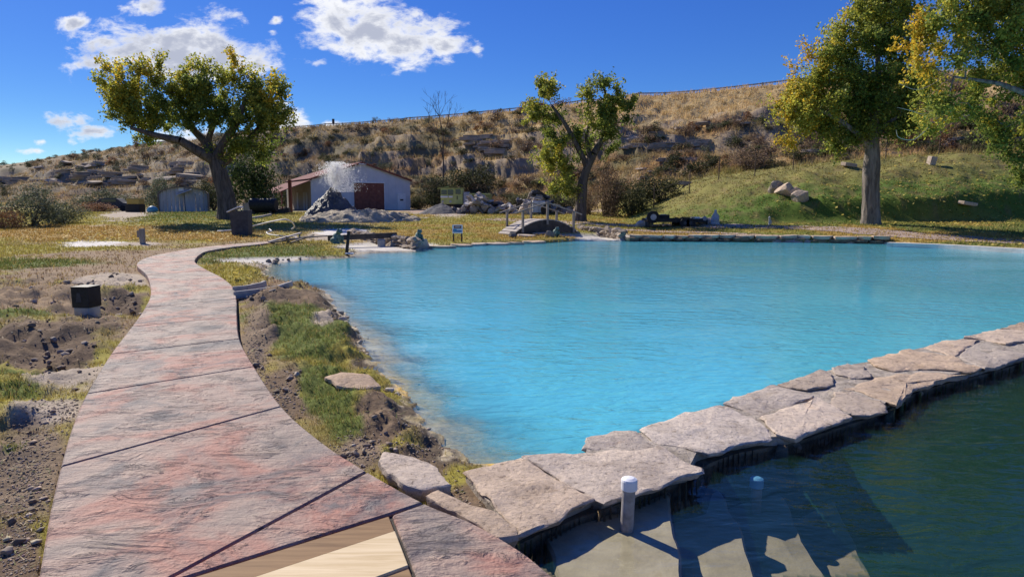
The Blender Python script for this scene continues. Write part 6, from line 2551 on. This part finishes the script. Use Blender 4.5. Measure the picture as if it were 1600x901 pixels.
for b in [(52, 366, 40, 95, 72, 'grey', 'grey-green willow bush at the left edge of the meadow'), (100, 362, 43, 80, 40, 'grey', 'low grey-green bush right of the willow bush at left'), (5, 372, 38, 60, 40, 'rust', 'orange-brown bush cut by the left edge'),
          (165, 315, 75, 90, 38, 'grey', 'wide round grey-green bush below the left cliff'), (252, 328, 72, 62, 62, 'grey', 'tall round grey bush left of the arched shed'), (150, 328, 66, 70, 20, 'rust', 'low reddish bush in front of the far car'), (395, 330, 60, 105, 105, 'green', 'big dark green bush behind the cottonwood trunk at left'),
          (335, 330, 74, 60, 60, 'olive', 'dark bush between arched shed and cottonwood'), (690, 300, 80, 60, 70, 'olive', 'dark bush under the bare tree on the slope'), (820, 320, 60, 70, 45, 'olive', 'dark bush behind the rubble left of the middle tree'), (875, 325, 58, 60, 42, 'olive', 'dark bush just left of the middle tree trunk'),
          (945, 330, 50, 60, 95, 'brown', 'thin brown thicket right of the middle tree trunk'), (985, 330, 50, 70, 65, 'olive', 'dark thicket left of the trailer'), (1030, 318, 52, 80, 55, 'olive', 'dark bush behind the trailer on the slope'), (770, 318, 66, 50, 30, 'rust', 'orange bush behind the road machine'),
          (655, 325, 84, 40, 30, 'olive', 'dark bush at the right corner of the barn'), (450, 300, 98, 60, 50, 'olive', 'dark bush on the slope behind the porch roof'), (735, 262, 88, 90, 65, 'olive', 'large dark bush in the gully of the slope'), (1165, 255, 62, 90, 40, 'brown', 'brown thicket on the slope above the fence'), (920, 320, 54, 40, 50, 'brown', 'brown bush behind the middle tree trunk')]:
    bush(*b)


def bare_tree():
    Y = 92
    a = PY(690, 250, Y)
    z = gz(a[0], Y) - 0.1
    root = empty('bare_tree', (a[0], Y, z), 'leafless dead tree standing on the middle of the slope', 'tree')
    rr = random.Random(6)
    b = MB()
    H = PY(690, 166, Y)[2] - z

    def br(p, d, ln, r, lv):
        q = p + d * ln
        b.tube([p, (p + q) / 2 + Vector((rr.uniform(-.1, .1), 0, 0)) * ln * .3, q], [r, r * .8, r * .55], 5, caps=False)
        if lv == 0:
            return
        for _ in range(rr.choice((2, 3, 3))):
            nd = (d + Vector((rr.uniform(-.8, .8), rr.uniform(-.8, .8), rr.uniform(-.1, .5)))).normalized()
            br(q, nd, ln * rr.uniform(.55, .8), r * .6, lv - 1)
    br(Vector((0, 0, 0)), Vector((0.05, 0, 1)), H * 0.40, 0.16, 5)
    b.obj('trunk', M['bark_dark'], root)


bare_tree()


# ------------------------------------------------------------------ ledges and boulders of the hillside
_ledge = {}


def ledge_mesh(seed):
    """two or three thin angular beds of rock lying on each other, about one unit across"""
    k = seed % 9
    if k in _ledge:
        return _ledge[k]
    rr = random.Random(k + 40)
    b = MB()
    z = -0.5
    for lay in range(rr.choice((2, 3))):
        n = rr.randint(6, 8)
        th = rr.uniform(0.25, 0.5)
        ox, oy = rr.uniform(-.12, .12), rr.uniform(-.1, .1)
        poly = []
        for i in range(n):
            t = 2 * math.pi * i / n + rr.uniform(-.2, .2)
            q = rr.uniform(.36, .56)
            poly.append((math.cos(t) * q + ox, math.sin(t) * q + oy))
        b.prism(poly, z, z + th)
        z += th * 0.96
    me = b.mesh('ledge', 0.02)
    _ledge[k] = me
    return me


def outcrop(name, label, spots, seed, size, m='sandstone'):
    w = []
    for (px, py, Y) in spots:
        a = PY(px, py, Y)
        w.append(a)
    rr = random.Random(seed)
    b0 = w[0]
    zb = gz(b0[0], b0[1]) - 0.5
    root = empty(name, (b0[0], b0[1], zb), label, 'rocks')
    for i, a in enumerate(w):
        # find the slope along this line of sight
        px, py, _ = spots[i]
        Ys = np.linspace(45, 200, 260)
        wv = ray(px, py)
        X = wv[0] / wv[1] * Ys
        Z = EYE + wv[2] / wv[1] * Ys
        g = ground_z(X, Ys)
        k = int(np.argmax(g > Z))
        if g[k] <= Z[k]:
            continue
        for q in range(1):
            s = size * rr.uniform(.6, 1.3)
            o = link('rock', ledge_mesh(seed + i * 3 + q) if i % 4 else rock_mesh(seed + i, 2), M[m], root)
            o.location = (X[k] + rr.uniform(-.8, .8) - b0[0], Ys[k] + rr.uniform(-.2, .5) - b0[1], g[k] + rr.uniform(-.25, .05) - zb)
            o.scale = (s * 2.5, s * 1.1, s * 0.5)
            o.rotation_euler = (rr.uniform(-.12, .12), rr.uniform(-.1, .1), rr.uniform(-.5, .5))


rk = random.Random(31)
outcrop('rock_ledge', 'broken pale ledge on the slope between the middle and right trees', [(rk.uniform(985, 1110), 231 + rk.uniform(-5, 5), 80) for _ in range(24)], 5, 1.0)
outcrop('rock_ledge', 'upper rock ledge below the grass terrace left of the right tree', [(1020 + i * 11, 206 - i * 0.9 + rk.uniform(-7, 4), 90) for i in range(20)], 6, 0.9)
outcrop('rock_scree', 'tumbled pale rocks on the slope above the trailer', [(rk.uniform(1010, 1110), rk.uniform(236, 285), 70) for _ in range(22)], 7, 0.75)
outcrop('rock_ledge', 'pale stone ledge behind the trunk of the right tree', [(1235 + i * 8, 222 + rk.uniform(-10, 22), 65) for i in range(24)], 8, 0.9)
outcrop('rock_ledge', 'shadowed ledge on the slope behind the right tree branches', [(1410 + i * 11, 205 + rk.uniform(-18, 30), 60) for i in range(22)], 9, 1.1)
outcrop('rock_ledge', 'dark ledge in the gully behind the barn at middle', [(rk.uniform(730, 830), rk.uniform(212, 238), 90) for _ in range(18)], 10, 1.2)
outcrop('rock_cliff', 'grey banded cliff on the far left hillside', [(rk.uniform(0, 330), 262 + rk.uniform(-8, 30), 160) for _ in range(50)], 11, 2.2)


# ------------------------------------------------------------------ grass, gravel, fallen leaves
def polar(n, y0, y1, spread=0.83, r=None):
    u = r.uniform(-spread, spread, n)
    Y = np.exp(r.uniform(math.log(y0), math.log(y1), n))
    return u * Y, Y


def blades(name, label, n, y0, y1, hfun, wfun, per, spr, seed, minz=-0.165, hill=False, cat='grass'):
    r = np.random.default_rng(seed)
    X, Y = polar(n, y0, y1, 0.85, r)
    col, g = ground_col(X, Y)
    t = hill_t(X, Y)
    keep = (r.random(n) < g)
    keep &= ((t > 0.0) & (t < 1.03)) if hill else (t < 0.04)
    X, Y, col = X[keep], Y[keep], col[keep]
    X = np.repeat(X, per) + r.normal(size=len(X) * per) * np.repeat(spr(Y), per)
    Y = np.repeat(Y, per) + r.normal(size=len(Y) * per) * np.repeat(spr(Y), per)
    col = np.repeat(col, per, 0)
    Z = ground_z(X, Y)
    k = (Z > minz) & (sdist(path_poly, X, Y) > 0.03) & (sdist(wall_poly, X, Y) > 0.03) & (sdist(dark_poly, X, Y) > 0.02)
    X, Y, Z, col = X[k], Y[k], Z[k], col[k]
    m = len(X)
    h = hfun(Y) * r.uniform(0.5, 1.4, m)
    w = wfun(Y) * r.uniform(0.7, 1.3, m)
    a = r.uniform(0, 2 * math.pi, m)
    lean = r.normal(size=(m, 2)) * 0.45 * h[:, None]
    B = np.stack([X, Y, Z - 0.01], 1)
    dx = np.stack([np.cos(a), np.sin(a), np.zeros(m)], 1) * (w / 2)[:, None]
    T = B + np.column_stack([lean, h])
    V = np.stack([B - dx, B + dx, T], 1).reshape(-1, 3)
    Fc = np.arange(m * 3).reshape(-1, 3)
    c = col * r.uniform(0.75, 1.55, (m, 1)) * (1.2 if hill else 1.0)
    dry = r.random(m) < 0.22
    c[dry] = np.array((0.40, 0.31, 0.12)) * r.uniform(.6, 1.2, (dry.sum(), 1))
    c = c * np.array((1.05, 1.0, 0.95))
    me = mesh_np(name, V, Fc, np.repeat(c, 3, 0))
    o = link(name, me, M['grass'])
    tag(o, label, cat, kind='stuff')


blades('bank_grass', 'short green and yellow grass on the bank and beside the path', 38000, 3.0, 14, lambda y: 0.030 + 0.0030 * y, lambda y: 0.003 + 0.0007 * y, 7, lambda y: 0.025 + 0.0035 * y, 21)
blades('meadow_grass', 'short green, yellow and orange grass of the lawns behind the pool', 60000, 13, 62, lambda y: 0.05 + 0.0012 * y, lambda y: 0.012 + 0.0011 * y, 4, lambda y: 0.05 + 0.003 * y, 22)
blades('hill_grass', 'tall dry golden grass on the hillside', 120000, 44, 200, lambda y: 0.35 + 0.002 * y, lambda y: 0.02 + 0.0007 * y, 4, lambda y: 0.2 + 0.001 * y, 23, hill=True)


def litter():
    r = np.random.default_rng(41)
    X, Y = polar(26000, 2.6, 16, 0.85, r)
    col, g = ground_col(X, Y)
    sb = sdist(blue_poly, X, Y)
    k = (r.random(len(X)) < 0.55) & (g < 0.6) & (sdist(path_poly, X, Y) > 0.03) & (sdist(wall_poly, X, Y) > 0.04) & (sdist(dark_poly, X, Y) > 0.04) & (sb > 0.12) & (fbm(X * 1.5, Y * 1.5, 2) > 0.42)
    X, Y = X[k], Y[k]
    Z = ground_z(X, Y)
    m = len(X)
    a = r.uniform(0, 6.28, m)
    h = (0.03 + 0.005 * Y) * r.uniform(.4, 1.4, m)
    w = (0.0022 + 0.0005 * Y) * r.uniform(.7, 1.3, m)
    B = np.stack([X, Y, Z + 0.003], 1)
    d = np.stack([np.cos(a), np.sin(a), r.uniform(-0.05, 0.45, m)], 1) * h[:, None]
    q = np.stack([-np.sin(a), np.cos(a), np.zeros(m)], 1) * w[:, None]
    V = np.stack([B - q, B + q, B + d], 1).reshape(-1, 3)
    c = np.array((0.42, 0.33, 0.20)) * r.uniform(.4, 1.3, (m, 1))
    gr = r.random(m) < 0.25
    c[gr] = np.array((0.17, 0.19, 0.05)) * r.uniform(.7, 1.3, (gr.sum(), 1))
    me = mesh_np('dry_litter', V, np.arange(m * 3).reshape(-1, 3), np.repeat(c, 3, 0))
    tag(link('dry_litter', me, M['grass']), 'dry straw and plant litter strewn over the bare soil', 'litter', kind='stuff')


litter()


def pebbles():
    r = np.random.default_rng(9)
    spots = []
    for (px, py, sx, sy, n) in [(40, 740, 50, 80, 2600), (30, 850, 45, 60, 1200), (90, 640, 60, 30, 700), (402, 540, 16, 50, 900), (440, 620, 30, 40, 700), (560, 700, 45, 25, 700), (650, 690, 40, 30, 500), (720, 770, 30, 40, 400), (100, 530, 100, 40, 700), (170, 470, 60, 30, 500), (540, 500, 14, 20, 150), (390, 460, 40, 10, 200), (470, 413, 60, 5, 300)]:
        a = np.array([P2(px + r.normal() * sx * .6, max(py + r.normal() * sy * .6, 400), -0.05) for _ in range(n)])
        spots.append(a)
    A = np.vstack(spots)
    X, Y = A[:, 0], A[:, 1]
    k = (sdist(path_poly, X, Y) > 0.015) & (sdist(wall_poly, X, Y) > 0.02) & (sdist(dark_poly, X, Y) > 0.02) & (sdist(blue_poly, X, Y) > 0.08)
    k &= r.random(len(k)) < 0.6
    X, Y = X[k], Y[k]
    Z = ground_z(X, Y)
    n = len(X)
    s = 0.004 + 0.008 * r.random(n) ** 2.5 + (r.random(n) < 0.012) * r.uniform(0.008, 0.028, n)
    s *= np.clip(Y / 4.5, 0.8, 1.5)
    o6 = np.array([(1, 0, 0), (-1, 0, 0), (0, 1, 0), (0, -1, 0), (0, 0, .6), (0, 0, -.6), (.7, .7, .35), (-.7, .6, .3)])
    f = np.array([(0, 6, 4), (6, 2, 4), (2, 7, 4), (7, 1, 4), (1, 3, 4), (3, 0, 4), (6, 0, 5), (2, 6, 5), (7, 2, 5), (1, 7, 5), (3, 1, 5), (0, 3, 5)])
    jit = r.uniform(0.65, 1.35, (n, 8, 3))
    ang = r.uniform(0, 6.28, n)
    ca, sa = np.cos(ang), np.sin(ang)
    L = o6[None] * jit * s[:, None, None]
    V = np.stack([L[..., 0] * ca[:, None] - L[..., 1] * sa[:, None], L[..., 0] * sa[:, None] + L[..., 1] * ca[:, None], L[..., 2]], -1)
    V += np.stack([X, Y, Z + s * 0.25], 1)[:, None, :]
    Fc = (f[None] + (np.arange(n) * 8)[:, None, None]).reshape(-1, 3)
    c = np.array((0.32, 0.255, 0.195)) * r.uniform(0.6, 1.5, (n, 1)) * (1 + r.normal(size=(n, 3)) * 0.04)
    me = mesh_np('gravel', V.reshape(-1, 3), Fc, np.repeat(np.clip(c, .02, .7), 8, 0))
    tag(link('gravel', me, M['pebble']), 'loose gravel and soil crumbs beside the path', 'gravel', kind='stuff')


pebbles()


def crumbs(name, label, X, Y, s, cols, cat, seed, sink=0.2):
    r = np.random.default_rng(seed)
    Z = ground_z(X, Y)
    n = len(X)
    src = [rock_mesh(k, 2) for k in range(6)]
    base = []
    for me in src:
        co = np.empty(len(me.vertices) * 3, np.float32)
        me.vertices.foreach_get('co', co)
        tri = np.empty(len(me.polygons) * 3, np.int32)
        me.polygons.foreach_get('vertices', tri)
        base.append((co.reshape(-1, 3), tri.reshape(-1, 3)))
    VV, FF, CCs, off = [], [], [], 0
    for i in range(n):
        co, tri = base[i % 6]
        a = r.uniform(0, 6.28)
        ca, sa = math.cos(a), math.sin(a)
        q = co * np.array((r.uniform(.7, 1.3), r.uniform(.7, 1.3), r.uniform(.5, .9))) * s[i]
        VV.append(np.stack([q[:, 0] * ca - q[:, 1] * sa + X[i], q[:, 0] * sa + q[:, 1] * ca + Y[i], q[:, 2] + Z[i] + s[i] * sink], 1))
        FF.append(tri + off)
        CCs.append(np.tile(np.array(cols[r.integers(0, len(cols))]) * r.uniform(.7, 1.3), (len(co), 1)))
        off += len(co)
    me = mesh_np(name, np.vstack(VV), np.vstack(FF), np.vstack(CCs))
    tag(link(name, me, M['pebble']), label, cat, kind='stuff')


def soil_and_crust():
    r = np.random.default_rng(77)
    P_ = []
    for (px, py, sx, sy, n) in [(70, 528, 80, 26, 130), (190, 468, 30, 14, 70), (30, 800, 40, 80, 60), (440, 610, 26, 50, 60), (600, 660, 34, 44, 60), (650, 715, 50, 26, 50), (400, 462, 34, 8, 50), (110, 580, 80, 20, 50), (150, 440, 60, 14, 60), (560, 700, 40, 25, 40), (60, 470, 90, 20, 60)]:
        P_ += [P2(px + r.normal() * sx * .6, max(py + r.normal() * sy * .6, 405), -0.05) for _ in range(n)]
    A = np.array(P_)
    k = (sdist(path_poly, A[:, 0], A[:, 1]) > 0.06) & (sdist(wall_poly, A[:, 0], A[:, 1]) > 0.04) & (sdist(dark_poly, A[:, 0], A[:, 1]) > 0.05) & (sdist(blue_poly, A[:, 0], A[:, 1]) > 0.15)
    A = A[k]
    A = A[r.random(len(A)) < 0.55]
    s = 0.015 + 0.07 * r.random(len(A)) ** 3
    s = s * np.clip(A[:, 1] / 7, 0.7, 1.6)
    crumbs('soil_clods', 'dark crumbly clods of dug earth beside the path', A[:, 0], A[:, 1], s, [(0.19, 0.14, 0.10), (0.26, 0.20, 0.145), (0.36, 0.29, 0.225)], 'soil', 5)
    L = smooth_line(shore[:16], 20)
    i = r.integers(0, len(L), 420)
    A = L[i] + r.normal(size=(420, 2)) * 0.09 + np.array((-0.10, -0.03))
    A = A[fbm(A[:, 0] * 1.3, A[:, 1] * 1.3, 2) > 0.52]
    s = (0.018 + 0.10 * r.random(len(A)) ** 3) * np.clip(A[:, 1] / 8, 0.7, 1.5)
    crumbs('shore_crust', 'knobbly mineral crust and small rocks along the near pool edge', A[:, 0], A[:, 1], s, [(0.24, 0.19, 0.14), (0.38, 0.32, 0.25), (0.30, 0.22, 0.12), (0.48, 0.42, 0.34)], 'crust', 6)


soil_and_crust()


def fallen():
    r = np.random.default_rng(15)
    X, Y = [], []
    for (px, py, sx, sy, n) in [(1450, 350, 160, 8, 700), (1500, 366, 140, 6, 250), (1150, 350, 150, 10, 120), (1330, 320, 90, 14, 120), (300, 350, 120, 10, 420), (160, 360, 100, 6, 160), (1480, 330, 90, 10, 120), (430, 400, 60, 10, 60)]:
        for _ in range(n):
            y = max(py + r.normal() * sy * 0.6, 326)
            p = P2(px + r.normal() * sx * .6, y, 0.3)
            if p[1] < 47:
                X.append(p[0])
                Y.append(p[1])
    X, Y = np.array(X), np.array(Y)
    Z = ground_z(X, Y)
    k = Z > -0.15
    pts = np.stack([X, Y, Z + 0.05], 1)[k]
    n = len(pts)
    a = r.uniform(0, 6.28, n)
    s = r.uniform(0.05, 0.10, n)
    t = np.stack([np.cos(a), np.sin(a), r.normal(size=n) * .3], 1) * s[:, None]
    b = np.stack([-np.sin(a), np.cos(a), r.normal(size=n) * .3], 1) * s[:, None] * .8
    V = np.stack([pts - t, pts + b, pts + t, pts - b], 1).reshape(-1, 3)
    c = np.array((0.62, 0.50, 0.13)) * r.uniform(.7, 1.2, (n, 1))
    me = mesh_np('fallen_leaves', V, np.arange(n * 4).reshape(-1, 4), np.repeat(c, 4, 0))
    tag(link('fallen_leaves', me, M['grass']), 'pale yellow fallen leaves scattered over the lawns', 'leaves', kind='stuff')


fallen()
